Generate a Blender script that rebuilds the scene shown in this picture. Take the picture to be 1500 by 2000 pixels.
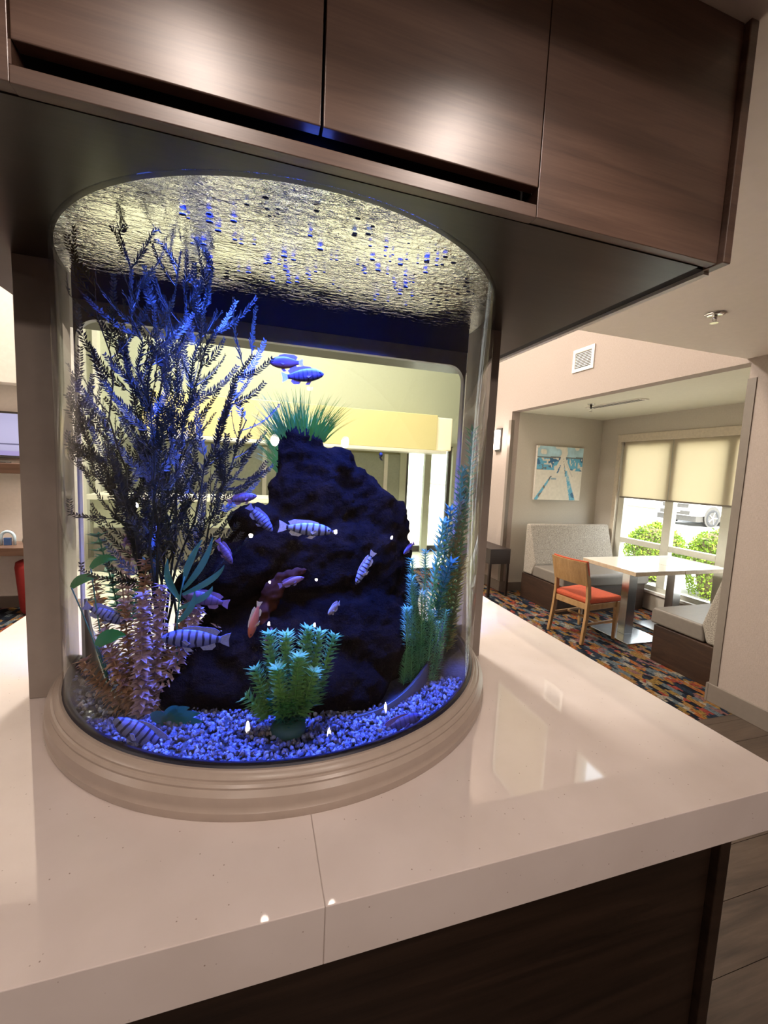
import bpy, bmesh, math, random
import numpy as np
from mathutils import Vector, Matrix, Euler

R = math.radians
PI = math.pi
random.seed(7)
rng = np.random.default_rng(7)
sc = bpy.context.scene
for o in list(bpy.data.objects):
    bpy.data.objects.remove(o)
col = sc.collection

# ------------------------------------------------------------------ camera, sky, sun, exposure
cam = bpy.data.cameras.new('camera')
cam.sensor_fit = 'HORIZONTAL'; cam.sensor_width = 36.0
cam.lens = 820.0 / 1500.0 * 36.0
cam.clip_start = 0.02; cam.clip_end = 400
camo = bpy.data.objects.new('camera', cam); col.objects.link(camo)
RW = np.array([[0.956, -0.289, 0.045], [0.014, -0.108, -0.994], [0.292, 0.951, -0.1]])
u_, s_, v_ = np.linalg.svd(RW); RW = u_ @ v_
camo.matrix_world = Matrix(((RW[0][0], -RW[1][0], -RW[2][0], 0), (RW[0][1], -RW[1][1], -RW[2][1], 0),
                            (RW[0][2], -RW[1][2], -RW[2][2], 1.6), (0, 0, 0, 1)))
sc.camera = camo

sc.view_settings.view_transform = 'Standard'
sc.view_settings.look = 'None'
sc.view_settings.gamma = 1.0
sc.view_settings.use_curve_mapping = False
sc.view_settings.exposure = 0.22
sc.cycles.max_bounces = 10
sc.cycles.diffuse_bounces = 4
sc.cycles.glossy_bounces = 5
sc.cycles.transmission_bounces = 6
sc.cycles.transparent_max_bounces = 24
sc.cycles.sample_clamp_indirect = 4.0
sc.cycles.caustics_reflective = False
sc.cycles.caustics_refractive = False

world = bpy.data.worlds.new('sky'); sc.world = world; world.use_nodes = True
wn = world.node_tree.nodes; wl = world.node_tree.links
sky = wn.new('ShaderNodeTexSky'); sky.sky_type = 'NISHITA'; sky.sun_disc = False
sky.sun_elevation = R(52); sky.sun_rotation = R(190); sky.air_density = 1.2; sky.dust_density = 2.0
hs = wn.new('ShaderNodeHueSaturation'); hs.inputs['Saturation'].default_value = .2; wl.new(sky.outputs[0], hs.inputs['Color']); wl.new(hs.outputs[0], wn['Background'].inputs[0]); wn['Background'].inputs[1].default_value = 1.6

sun = bpy.data.lights.new('sun', 'SUN'); sun.energy = 9.0; sun.angle = R(0.6); sun.color = (1, .95, .86)
suno = bpy.data.objects.new('sun', sun); col.objects.link(suno)
suno.rotation_euler = Vector((0.13, 0.62, -0.78)).to_track_quat('-Z', 'Y').to_euler()
suno.location = (8, -6, 9)

WARM = (1.0, 0.835, 0.735)

# ------------------------------------------------------------------ materials
MATS = {}
class NT:
    def __init__(s, name):
        s.m = bpy.data.materials.new(name); s.m.use_nodes = True
        s.n = s.m.node_tree.nodes; s.l = s.m.node_tree.links
        s.b = s.n['Principled BSDF']; s.out = s.n['Material Output']
        MATS[name] = s.m
    def new(s, t, **kw):
        x = s.n.new(t)
        for k, v in kw.items(): setattr(x, k, v)
        return x
    def link(s, a, b): s.l.new(a, b)
    def coord(s, scale=(1, 1, 1), which='Object', rot=(0, 0, 0)):
        tc = s.new('ShaderNodeTexCoord'); mp = s.new('ShaderNodeMapping')
        mp.inputs['Scale'].default_value = scale; mp.inputs['Rotation'].default_value = rot
        s.link(tc.outputs[which], mp.inputs[0]); return mp.outputs[0]
    def noise(s, vec, scale, detail=4, rough=.5, dist=0):
        x = s.new('ShaderNodeTexNoise'); x.inputs['Scale'].default_value = scale; x.inputs['Detail'].default_value = detail
        x.inputs['Roughness'].default_value = rough; x.inputs['Distortion'].default_value = dist
        s.link(vec, x.inputs['Vector']); return x.outputs['Fac']
    def ramp(s, fac, stops, interp='LINEAR'):
        x = s.new('ShaderNodeValToRGB'); x.color_ramp.interpolation = interp
        e = x.color_ramp.elements
        while len(e) < len(stops): e.new(0.5)
        for i, (p, c) in enumerate(stops):
            e[i].position = p; e[i].color = (*c, 1)
        s.link(fac, x.inputs[0]); return x.outputs[0]
    def bump(s, h, strength=.3, dist=.01):
        x = s.new('ShaderNodeBump'); x.inputs['Strength'].default_value = strength; x.inputs['Distance'].default_value = dist
        s.link(h, x.inputs['Height']); s.link(x.outputs[0], s.b.inputs['Normal']); return x.outputs[0]
    def set(s, rough=None, metal=None, color=None, spec=None, emit=None, estr=1.0, coat=None, sheen=None, trans=None):
        b = s.b
        if rough is not None: b.inputs['Roughness'].default_value = rough
        if metal is not None: b.inputs['Metallic'].default_value = metal
        if color is not None: b.inputs['Base Color'].default_value = (*color, 1)
        if spec is not None: b.inputs['Specular IOR Level'].default_value = spec
        if coat is not None: b.inputs['Coat Weight'].default_value = coat
        if emit is not None:
            b.inputs['Emission Color'].default_value = (*emit, 1); b.inputs['Emission Strength'].default_value = estr
        return s

def plain(name, color, rough=.5, metal=0, var=.08, scale=30, spec=.5, bump=0, bscale=200):
    t = NT(name); t.set(rough=rough, metal=metal, spec=spec)
    v = t.coord()
    f = t.noise(v, scale, 3)
    lo = tuple(c * (1 - var) for c in color); hi = tuple(min(1, c * (1 + var)) for c in color)
    t.link(t.ramp(f, [(.3, lo), (.7, hi)]), t.b.inputs['Base Color'])
    if bump: t.bump(t.noise(v, bscale, 2), bump, .002)
    return t.m

def wood(name, dark, mid, light, rough=.34, scale=(1.2, 9, 16), spec=.5):
    t = NT(name); t.set(rough=rough, spec=spec)
    v = t.coord(scale)
    big = t.noise(v, .9, 6, .62, 1.8)
    fine = t.noise(t.coord((scale[0] * 2.5, scale[1] * 6, scale[2] * 9)), 2.0, 4, .6, .4)
    mx = t.new('ShaderNodeMath', operation='MULTIPLY_ADD'); t.link(fine, mx.inputs[0]); mx.inputs[1].default_value = .30
    sub = t.new('ShaderNodeMath', operation='MULTIPLY'); t.link(big, sub.inputs[0]); sub.inputs[1].default_value = .75
    t.link(sub.outputs[0], mx.inputs[2])
    t.link(t.ramp(mx.outputs[0], [(.32, dark), (.52, mid), (.74, light)]), t.b.inputs['Base Color'])
    t.bump(fine, .06, .001)
    return t.m

def glassy(name, tint=(1, 1, 1), ior=1.45, rough=0.0, amount=1.0):
    t = NT(name); t.n.remove(t.b)
    tr = t.new('ShaderNodeBsdfTransparent'); tr.inputs[0].default_value = (*tint, 1)
    gl = t.new('ShaderNodeBsdfGlossy'); gl.inputs['Roughness'].default_value = rough
    fr = t.new('ShaderNodeLayerWeight'); fr.inputs['Blend'].default_value = 0.5
    pw = t.new('ShaderNodeMath', operation='POWER'); t.link(fr.outputs['Facing'], pw.inputs[0]); pw.inputs[1].default_value = 5
    ma = t.new('ShaderNodeMath', operation='MULTIPLY_ADD'); t.link(pw.outputs[0], ma.inputs[0])
    f0 = ((ior - 1) / (ior + 1)) ** 2 * amount
    ma.inputs[1].default_value = .28 * amount; ma.inputs[2].default_value = f0
    mx = t.new('ShaderNodeMixShader'); t.link(ma.outputs[0], mx.inputs[0]); t.link(tr.outputs[0], mx.inputs[1]); t.link(gl.outputs[0], mx.inputs[2])
    t.link(mx.outputs[0], t.out.inputs[0]); return t.m

def emitter(name, color, strength):
    t = NT(name); t.set(color=(.8, .8, .8), rough=.4, emit=color, estr=strength); return t.m

def painted(name, rough=.5, emit=0):
    t = NT(name); t.set(rough=rough)
    a = t.new('ShaderNodeVertexColor'); a.layer_name = 'print'
    t.link(a.outputs[0], t.b.inputs['Base Color'])
    if emit:
        t.link(a.outputs[0], t.b.inputs['Emission Color']); t.b.inputs['Emission Strength'].default_value = emit
    return t.m

M_wood = wood('cabinet_wood', (.060, .030, .019), (.112, .060, .040), (.165, .097, .067), rough=.38, spec=1.0)
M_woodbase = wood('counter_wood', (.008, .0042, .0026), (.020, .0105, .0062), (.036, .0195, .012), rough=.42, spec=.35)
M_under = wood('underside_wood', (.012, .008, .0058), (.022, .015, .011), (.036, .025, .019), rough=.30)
M_benchwood = wood('bench_wood', (.012, .0055, .0035), (.030, .014, .008), (.055, .028, .016), rough=.45, scale=(1.5, 2, 14))
M_chairwood = wood('chair_wood', (.19, .095, .035), (.28, .155, .06), (.38, .22, .10), rough=.4, scale=(8, 8, 2))
M_black = plain('black_gap', (.004, .003, .003), .7)

def mk_quartz():
    t = NT('quartz'); t.set(rough=.035, spec=.75)
    v = t.coord()
    c = t.ramp(t.noise(v, 6, 5), [(.3, (.62, .54, .50)), (.7, (.69, .61, .575))])
    vo = t.new('ShaderNodeTexVoronoi'); vo.inputs['Scale'].default_value = 95; t.link(v, vo.inputs['Vector'])
    th = t.ramp(vo.outputs['Distance'], [(.06, (1, 1, 1)), (.13, (0, 0, 0))])
    vo2 = t.new('ShaderNodeTexWhiteNoise'); t.link(vo.outputs['Position'], vo2.inputs['Vector'])
    sel = t.ramp(vo2.outputs['Value'], [(.80, (0, 0, 0)), (.82, (1, 1, 1))])
    mu = t.new('ShaderNodeMixRGB', blend_type='MULTIPLY'); mu.inputs[0].default_value = 1; t.link(th, mu.inputs[1]); t.link(sel, mu.inputs[2])
    mx = t.new('ShaderNodeMixRGB'); t.link(mu.outputs[0], mx.inputs[0]); t.link(c, mx.inputs[1]); mx.inputs[2].default_value = (.30, .23, .19, 1)
    t.link(mx.outputs[0], t.b.inputs['Base Color']); return t.m
M_quartz = mk_quartz()

def mk_wallpaper(name, c, var=.10, scale=1.0, bump=.35):
    t = NT(name); t.set(rough=.75, spec=.25)
    a = t.noise(t.coord((60 * scale, 60 * scale, 300 * scale)), 1, 3, .6)
    b = t.noise(t.coord((260 * scale, 260 * scale, 40 * scale)), 1, 3, .6)
    ad = t.new('ShaderNodeMath', operation='ADD'); t.link(a, ad.inputs[0]); t.link(b, ad.inputs[1])
    hf = t.new('ShaderNodeMath', operation='MULTIPLY'); hf.inputs[1].default_value = .5; t.link(ad.outputs[0], hf.inputs[0])
    t.link(t.ramp(hf.outputs[0], [(.35, tuple(x * (1 - var) for x in c)), (.65, tuple(x * (1 + var) for x in c))]), t.b.inputs['Base Color'])
    t.bump(hf.outputs[0], bump, .003); return t.m
M_wall = mk_wallpaper('woven_wallcovering', (.335, .275, .245))
M_alcwall = mk_wallpaper('alcove_wallcovering', (.50, .46, .40), var=.06)
M_paint = plain('cream_paint', (.43, .445, .37), .7, var=.03)
M_ceil = plain('ceiling_paint', (.74, .66, .60), .8, var=.02)
M_alcceil = plain('alcove_ceiling_paint', (.66, .64, .54), .8, var=.02)
M_trim = plain('taupe_trim', (.17, .14, .118), .45, var=.04)
M_post = plain('taupe_post', (.25, .205, .175), .42, var=.05)
M_mould = plain('taupe_moulding', (.38, .31, .26), .30, var=.04)
M_white = plain('white_enamel', (.75, .72, .68), .4, var=.03)
M_winframe = plain('window_frame_paint', (.60, .60, .52), .4, var=.03)
M_chrome = plain('chrome', (.75, .74, .72), .15, 1.0, .02)
M_steel = plain('brushed_steel', (.55, .56, .58), .22, 1.0, .08, 60)
M_dark = plain('dark_grille', (.05, .045, .04), .6)
M_darkbrown = plain('dark_console', (.02, .012, .010), .4)
M_redseat = plain('orange_red_upholstery', (.40, .062, .022), .8, var=.12, scale=60, bump=.25)
M_redott = plain('red_upholstery', (.30, .02, .02), .75, var=.1, bump=.2)
M_seat = plain('grey_vinyl', (.145, .125, .107), .5, var=.05, bump=.05)
def mk_tweed():
    t = NT('tweed'); t.set(rough=.9, spec=.2); v = t.coord((1, 1, 1))
    f = t.noise(v, 130, 4, .7)
    t.link(t.ramp(f, [(.34, (.12, .10, .085)), (.5, (.27, .24, .205)), (.66, (.42, .38, .33))]), t.b.inputs['Base Color']); t.bump(f, .3, .004); return t.m
M_tweed = mk_tweed()
M_tabletop = plain('white_tabletop', (.70, .68, .62), .14, var=.03)
M_tableedge = plain('maple_edge', (.42, .33, .23), .45, var=.1)
M_blind = NT('roller_fabric')
M_blind.set(rough=.8, color=(.60, .55, .45)); _t = M_blind
_tl = _t.new('ShaderNodeBsdfTranslucent'); _tl.inputs[0].default_value = (.70, .63, .50, 1)
_mx = _t.new('ShaderNodeMixShader'); _mx.inputs[0].default_value = .62
_t.link(_t.b.outputs[0], _mx.inputs[1]); _t.link(_tl.outputs[0], _mx.inputs[2]); _t.link(_mx.outputs[0], _t.out.inputs[0])
_f = _t.noise(_t.coord((1, 900, 900)), 1, 2); _t.bump(_f, .1, .001); M_blind = _t.m
M_glass = glassy('window_glass', (.97, .99, .97), 1.45, 0, .8)
M_acrylic = glassy('tank_acrylic', (.985, .99, .99), 1.45)
# water behind the wall turns back steep rays (total internal reflection)
_n, _l = M_acrylic.node_tree.nodes, M_acrylic.node_tree.links
_g = _n.new('ShaderNodeNewGeometry'); _s = _n.new('ShaderNodeSeparateXYZ'); _l.new(_g.outputs['Incoming'], _s.inputs[0])
_a = _n.new('ShaderNodeMath'); _a.operation = 'ABSOLUTE'; _l.new(_s.outputs[2], _a.inputs[0])
_r = _n.new('ShaderNodeMapRange'); _r.interpolation_type = 'SMOOTHSTEP'; _r.inputs[1].default_value = .585; _r.inputs[2].default_value = .67; _l.new(_a.outputs[0], _r.inputs[0])
_x = _n.new('ShaderNodeMath'); _x.operation = 'MAXIMUM'; _m = [k for k in _n if k.type == 'MIX_SHADER'][0]
_o = _m.inputs[0].links[0].from_socket; _l.new(_o, _x.inputs[0]); _l.new(_r.outputs[0], _x.inputs[1]); _l.new(_x.outputs[0], _m.inputs[0])
M_backpane = glassy('tank_back_acrylic', (.92, .955, .875), 1.3, 0, .35)

def mk_carpet():
    t = NT('patterned_carpet'); t.set(rough=.95, spec=.1)
    tc = t.new('ShaderNodeTexCoord'); sp = t.new('ShaderNodeSeparateXYZ'); t.link(tc.outputs['Object'], sp.inputs[0])
    def math_(op, a, b):
        x = t.new('ShaderNodeMath', operation=op)
        for i, q in enumerate((a, b)):
            if q is None: continue
            if isinstance(q, (int, float)): x.inputs[i].default_value = q
            else: t.link(q, x.inputs[i])
        return x.outputs[0]
    row = math_('FLOOR', math_('MULTIPLY', sp.outputs[0], 40.0), None)
    w1 = t.new('ShaderNodeTexWhiteNoise', noise_dimensions='1D'); t.link(row, w1.inputs['W'])
    yy = math_('ADD', math_('MULTIPLY', sp.outputs[1], 12.0), math_('MULTIPLY', w1.outputs['Value'], .9))
    cell = math_('FLOOR', yy, None)
    cv = t.new('ShaderNodeCombineXYZ'); t.link(math_('FLOOR', math_('MULTIPLY', row, .5), None), cv.inputs[0]); t.link(cell, cv.inputs[1])
    w2 = t.new('ShaderNodeTexWhiteNoise', noise_dimensions='2D'); t.link(cv.outputs[0], w2.inputs['Vector'])
    big = t.noise(t.coord((1, 1, 1)), 2.2, 2)
    val = math_('FRACT', math_('ADD', math_('MULTIPLY', w2.outputs['Value'], .9), math_('MULTIPLY', big, .5)), None)
    c = t.ramp(val, [(0, (.006, .007, .012)), (.22, (.20, .065, .018)), (.35, (.15, .09, .025)), (.45, (.012, .018, .03)), (.60, (.16, .03, .022)),
                     (.66, (.19, .16, .125)), (.73, (.07, .085, .095)), (.84, (.18, .09, .028)), (.92, (.13, .06, .058))], 'CONSTANT')
    fleck = t.ramp(t.noise(t.coord((90, 40, 1)), 1, 2), [(.38, (.45, .45, .45)), (.55, (1, 1, 1))])
    mm = t.new('ShaderNodeMixRGB', blend_type='MULTIPLY'); mm.inputs[0].default_value = 1; t.link(c, mm.inputs[1]); t.link(fleck, mm.inputs[2]); c = mm.outputs[0]
    t.link(c, t.b.inputs['Base Color']); t.bump(t.noise(t.coord((1, 1, 1)), 400, 2), .4, .004); return t.m
M_carpet = mk_carpet()
def mk_tile():
    t = NT('cream_floor_tile'); t.set(rough=.3)
    br = t.new('ShaderNodeTexBrick'); t.link(t.coord(), br.inputs['Vector'])
    br.inputs['Color1'].default_value = (.80, .79, .70, 1); br.inputs['Color2'].default_value = (.75, .74, .66, 1); br.inputs['Mortar'].default_value = (.35, .33, .28, 1)
    br.inputs['Scale'].default_value = 1.6; br.inputs['Mortar Size'].default_value = .008; br.offset = 0
    t.link(br.outputs[0], t.b.inputs['Base Color']); return t.m
M_tile = mk_tile()
M_darkfloor = wood('dark_plank_floor', (.022, .014, .010), (.052, .034, .024), (.085, .058, .042), rough=.45)

# water surface seen from below: mirror beyond the critical angle
def mk_water():
    t = NT('water_surface'); t.n.remove(t.b)
    v1 = t.coord((42, 90, 42)); v2 = t.coord((95, 190, 95))
    h1 = t.noise(v1, 1, 3, .6, .6); h2 = t.noise(v2, 1, 2, .5)
    ad = t.new('ShaderNodeMath', operation='MULTIPLY_ADD'); t.link(h2, ad.inputs[0]); ad.inputs[1].default_value = .25; t.link(h1, ad.inputs[2])
    calm = t.ramp(t.noise(t.coord((3.2, 4.5, 3)), 1, 2), [(.36, (.22, .22, .22)), (.60, (1, 1, 1))])      # patches of calmer water
    am = t.new('ShaderNodeMath', operation='MULTIPLY'); t.link(ad.outputs[0], am.inputs[0]); t.link(calm, am.inputs[1])
    bp = t.new('ShaderNodeBump'); bp.inputs['Strength'].default_value = 1.0; bp.inputs['Distance'].default_value = .0052; t.link(am.outputs[0], bp.inputs['Height'])
    gl = t.new('ShaderNodeBsdfGlossy'); gl.inputs['Roughness'].default_value = .02; gl.inputs[0].default_value = (.96, .98, .97, 1); t.link(bp.outputs[0], gl.inputs['Normal'])
    tr = t.new('ShaderNodeBsdfTransparent')
    fr = t.new('ShaderNodeFresnel'); fr.inputs['IOR'].default_value = 1.33
    mx = t.new('ShaderNodeMixShader'); t.link(fr.outputs[0], mx.inputs[0]); t.link(tr.outputs[0], mx.inputs[1]); t.link(gl.outputs[0], mx.inputs[2])
    t.link(mx.outputs[0], t.out.inputs[0]); return t.m
M_water = mk_water()

M_gravel = NT('gravel')
_oi = M_gravel.new('ShaderNodeVertexColor'); _oi.layer_name = 'print'; M_gravel.link(_oi.outputs[0], M_gravel.b.inputs['Base Color']); M_gravel.set(rough=.45); M_gravel = M_gravel.m
M_gravelbed = plain('gravel_bed', (.04, .04, .05), .8, var=.5, scale=120)
def mk_rock():
    t = NT('lava_rock'); t.set(rough=1.0, spec=.03); v = t.coord()
    f = t.noise(v, 14, 6, .65)
    t.link(t.ramp(f, [(.3, (.0015, .0012, .0015)), (.55, (.0045, .0035, .0035)), (.75, (.016, .010, .007))]), t.b.inputs['Base Color'])
    t.bump(t.noise(v, 60, 5, .7), .8, .012); return t.m
M_rock = mk_rock()
M_terra = plain('reddish_driftwood', (.045, .014, .008), .95, spec=.04, var=.4, scale=25, bump=.6, bscale=60)

def leaf(name, a, b, scale=20, rough=.5, tl=.25):
    t = NT(name); t.set(rough=rough)
    f = t.noise(t.coord(), scale, 3)
    c = t.ramp(f, [(.32, a), (.68, b)])
    t.link(c, t.b.inputs['Base Color'])
    if tl:
        x = t.new('ShaderNodeBsdfTranslucent'); t.link(c, x.inputs[0]); m = t.new('ShaderNodeMixShader'); m.inputs[0].default_value = tl
        t.link(t.b.outputs[0], m.inputs[1]); t.link(x.outputs[0], m.inputs[2]); t.link(m.outputs[0], t.out.inputs[0])
    return t.m
M_fern = leaf('dark_fern_plastic', (.009, .012, .016), (.022, .031, .024), 12, tl=.12)
M_brown = leaf('brown_leaf_plastic', (.36, .20, .11), (.62, .40, .25), 14)
M_mauve = leaf('mauve_and_lit_leaf_plastic', (.42, .30, .34), (.62, .46, .48), 14)  # brown plant's stems: lamp light put into the leaf colour; purple plant: own hue
M_bush = leaf('green_bush_plastic', (.08, .33, .10), (.29, .56, .16), 18)
M_bushlow = leaf('deep_green_bush_plastic', (.015, .15, .12), (.04, .24, .17), 18)
M_horn = leaf('grey_green_feather_plastic', (.09, .36, .18), (.24, .52, .24), 14)
M_tallleaf = leaf('olive_leaf_plastic', (.08, .20, .10), (.46, .36, .12), 10)
M_strap = leaf('teal_strap_leaf', (.02, .16, .15), (.10, .34, .26), 10)
M_leafgreen = leaf('bright_green_leaf', (.02, .22, .06), (.05, .32, .10), 10)
M_tuft = leaf('grass_tuft_plastic', (.03, .15, .012), (.11, .33, .025), 10)
M_hedge = leaf('hedge_leaf', (.10, .20, .015), (.34, .48, .05), 6)
M_hedgecore = plain('hedge_twigs', (.14, .11, .06), .9, var=.4)

def fishmat(name, base, bar, belly, freq=0, thr=.5):
    t = NT(name); t.set(rough=.35)
    tc = t.new('ShaderNodeTexCoord'); sp = t.new('ShaderNodeSeparateXYZ'); t.link(tc.outputs['Object'], sp.inputs[0])
    # local z -> belly to back
    c = t.new('ShaderNodeMapRange'); c.inputs[1].default_value = -.16; c.inputs[2].default_value = .10; t.link(sp.outputs[2], c.inputs[0])
    col_ = t.ramp(c.outputs[0], [(0, belly), (.6, base)])
    if freq:
        nz = t.noise(tc.outputs['Object'], 7, 2)
        ma = t.new('ShaderNodeMath', operation='MULTIPLY_ADD'); t.link(nz, ma.inputs[0]); ma.inputs[1].default_value = .05; t.link(sp.outputs[0], ma.inputs[2])
        mu = t.new('ShaderNodeMath', operation='MULTIPLY'); t.link(ma.outputs[0], mu.inputs[0]); mu.inputs[1].default_value = freq
        sn = t.new('ShaderNodeMath', operation='SINE'); t.link(mu.outputs[0], sn.inputs[0])
        mr = t.ramp(sn.outputs[0], [(thr - .1, (0, 0, 0)), (thr + .15, (1, 1, 1))])
        mx = t.new('ShaderNodeMixRGB'); t.link(mr, mx.inputs[0]); t.link(col_, mx.inputs[1]); mx.inputs[2].default_value = (*bar, 1); col_ = mx.outputs[0]
    t.link(col_, t.b.inputs['Base Color']); return t.m
F_bar = fishmat('barred_blue_scales', (.12, .15, .36), (.008, .010, .05), (.13, .13, .26), 62)
F_white = fishmat('barred_silver_scales', (.24, .28, .46), (.012, .012, .03), (.25, .26, .38), 55)
F_purple = fishmat('purple_scales', (.11, .075, .20), (.05, .04, .11), (.15, .10, .18), 50, .7)
F_blue = fishmat('deep_blue_scales', (.05, .05, .17), (.018, .018, .08), (.09, .08, .18), 58, .55)
F_orange = fishmat('violet_orange_scales', (.06, .03, .12), (.03, .02, .06), (.24, .09, .03))
F_orange2 = fishmat('orange_scales', (.40, .10, .035), (.3, .07, .03), (.42, .15, .06))
F_pale = fishmat('pale_scales', (.24, .20, .20), (.2, .15, .15), (.28, .22, .18))
F_pink = fishmat('pinkish_scales', (.20, .10, .15), (.2, .1, .2), (.24, .14, .14))
M_finb = plain('blue_fin', (.20, .23, .48), .5, var=.2)
M_finy = plain('yellow_fin', (.58, .42, .16), .5, var=.2)
M_finw = plain('pale_fin', (.50, .52, .66), .5, var=.2)
M_finp = plain('purple_fin', (.20, .14, .36), .5, var=.2)
M_eye = plain('fish_eye', (.006, .006, .008), .1)
M_print = painted('printed_canvas', .7)
M_screen = painted('tv_screen', .25, .75)

# ------------------------------------------------------------------ helpers
class MB:
    def __init__(s): s.v = []; s.f = []; s.mi = []; s.cur = 0
    def quad(s, a, b, c, d):
        i = len(s.v); s.v += [tuple(a), tuple(b), tuple(c), tuple(d)]; s.f.append((i, i + 1, i + 2, i + 3)); s.mi.append(s.cur)
    def box(s, x0, x1, y0, y1, z0, z1, m=None):
        i = len(s.v)
        p = [(x0, y0, z0), (x1, y0, z0), (x1, y1, z0), (x0, y1, z0), (x0, y0, z1), (x1, y0, z1), (x1, y1, z1), (x0, y1, z1)]
        if m is not None: p = [tuple(m @ Vector(q)) for q in p]
        s.v += p
        for f in ((0, 3, 2, 1), (4, 5, 6, 7), (0, 1, 5, 4), (1, 2, 6, 5), (2, 3, 7, 6), (3, 0, 4, 7)):
            s.f.append(tuple(i + k for k in f)); s.mi.append(s.cur)
        return s
    def grid(s, rows, close_u=False, cap=False):
        n = len(rows[0]); b = len(s.v)
        for r in rows: s.v += [tuple(p) for p in r]
        for i in range(len(rows) - 1):
            for j in range(n if close_u else n - 1):
                k = (j + 1) % n
                s.f.append((b + i * n + j, b + i * n + k, b + (i + 1) * n + k, b + (i + 1) * n + j)); s.mi.append(s.cur)
        if cap:
            s.f.append(tuple(b + j for j in reversed(range(n)))); s.mi.append(s.cur)
            s.f.append(tuple(b + (len(rows) - 1) * n + j for j in range(n))); s.mi.append(s.cur)
        return s
    def tube(s, pts, rad, n=6, cap=True):
        pts = [Vector(p) for p in pts]
        if isinstance(rad, (int, float)): rad = [rad] * len(pts)
        rows = []; up = None
        for i, p in enumerate(pts):
            t = (pts[min(i + 1, len(pts) - 1)] - pts[max(i - 1, 0)]).normalized()
            a = Vector((0, 0, 1)) if abs(t.z) < .9 else Vector((1, 0, 0))
            if up is not None: a = up
            x = a.cross(t)
            if x.length < 1e-5: x = Vector((1, 0, 0)).cross(t)
            x.normalize(); y = t.cross(x); up = y
            rows.append([p + rad[i] * (math.cos(q) * x + math.sin(q) * y) for q in (2 * PI * k / n for k in range(n))])
        return s.grid(rows, True, cap)
    def lathe(s, prof, c=(0, 0, 0), n=32, axis='z'):
        rows = []
        for r, z in prof:
            row = []
            for k in range(n):
                a = 2 * PI * k / n
                if axis == 'z': row.append((c[0] + r * math.cos(a), c[1] + r * math.sin(a), c[2] + z))
                elif axis == 'x': row.append((c[0] + z, c[1] + r * math.cos(a), c[2] + r * math.sin(a)))
                else: row.append((c[0] + r * math.cos(a), c[1] + z, c[2] - r * math.sin(a)))
            rows.append(row)
        return s.grid(rows, True, True)
    def prism(s, poly, axis, a, b):
        """poly in the two other axes, extruded along axis from a to b"""
        def P(p, h):
            return {'x': (h, p[0], p[1]), 'y': (p[0], h, p[1]), 'z': (p[0], p[1], h)}[axis]
        i = len(s.v); n = len(poly)
        s.v += [P(p, a) for p in poly] + [P(p, b) for p in poly]
        s.f.append(tuple(i + k for k in range(n))); s.mi.append(s.cur)
        s.f.append(tuple(i + n + k for k in reversed(range(n)))); s.mi.append(s.cur)
        for k in range(n):
            q = (k + 1) % n
            s.f.append((i + k, i + n + k, i + n + q, i + q)); s.mi.append(s.cur)
        return s
    def build(s, name, mat, parent=None, smooth=False, bevel=0, seg=2, kind=None, local=False, fix=True, label=None):
        me = bpy.data.meshes.new(name)
        off = Vector((0, 0, 0))
        if parent is not None and not local:
            q = parent
            while q is not None: off = off + q.location; q = q.parent
        me.from_pydata([(v[0] - off.x, v[1] - off.y, v[2] - off.z) for v in s.v], [], s.f)
        for m in (mat if isinstance(mat, (list, tuple)) else [mat]): me.materials.append(m)
        if isinstance(mat, (list, tuple)) and len(mat) > 1: me.polygons.foreach_set('material_index', s.mi)
        if fix:
            bm = bmesh.new(); bm.from_mesh(me); bmesh.ops.recalc_face_normals(bm, faces=bm.faces); bm.to_mesh(me); bm.free()
        if smooth: me.polygons.foreach_set('use_smooth', [True] * len(me.polygons))
        me.update()
        o = bpy.data.objects.new(name, me); col.objects.link(o)
        if parent is not None: o.parent = parent
        if bevel:
            b = o.modifiers.new('bevel', 'BEVEL'); b.width = bevel; b.segments = seg; b.limit_method = 'ANGLE'; b.angle_limit = R(40)
        if kind: o['kind'] = kind
        if label: o['label'] = label
        return o

def box(*a): return MB().box(*a)
def thing(name, loc, label, cat, group=None, rot=None):
    o = bpy.data.objects.new(name, None); o.empty_display_size = .05; col.objects.link(o); o.location = loc
    if rot: o.rotation_euler = rot
    o['label'] = label; o['category'] = cat
    if group: o['group'] = group
    return o
def tag(o, label, cat, group=None):
    o['label'] = label; o['category'] = cat
    if group: o['group'] = group
    return o
def struct(name, mb, mat, parent=None, bevel=0, smooth=False):
    o = mb.build(name, mat, parent, bevel=bevel, smooth=smooth)
    if parent is None: o['kind'] = 'structure'
    return o
def paint(o, fn):
    """flat print: fn(vertex co)->rgb stored as a colour attribute"""
    me = o.data; a = me.color_attributes.new('print', 'FLOAT_COLOR', 'POINT')
    a.data.foreach_set('color', np.array([(*fn(v.co), 1) for v in me.vertices], dtype=np.float32).ravel())
def copy_tree(o, parent=None):
    c = o.copy(); col.objects.link(c)
    if parent is not None: c.parent = parent
    for ch in list(o.children): copy_tree(ch, c)
    return c
def lamp(name, kind, loc, energy, color, parent=None, size=.1, spot=None, blend=.3, rot=None, size_y=None):
    l = bpy.data.lights.new(name, kind); l.energy = energy; l.color = color
    if kind == 'AREA':
        l.size = size
        if size_y: l.shape = 'RECTANGLE'; l.size_y = size_y
    else: l.shadow_soft_size = size
    if kind == 'SPOT': l.spot_size = R(spot); l.spot_blend = blend
    o = bpy.data.objects.new(name, l); col.objects.link(o)
    if parent is not None: o.parent = parent; o.location = Vector(loc) - parent.location
    else: o.location = loc
    if rot: o.rotation_euler = rot
    return o

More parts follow.
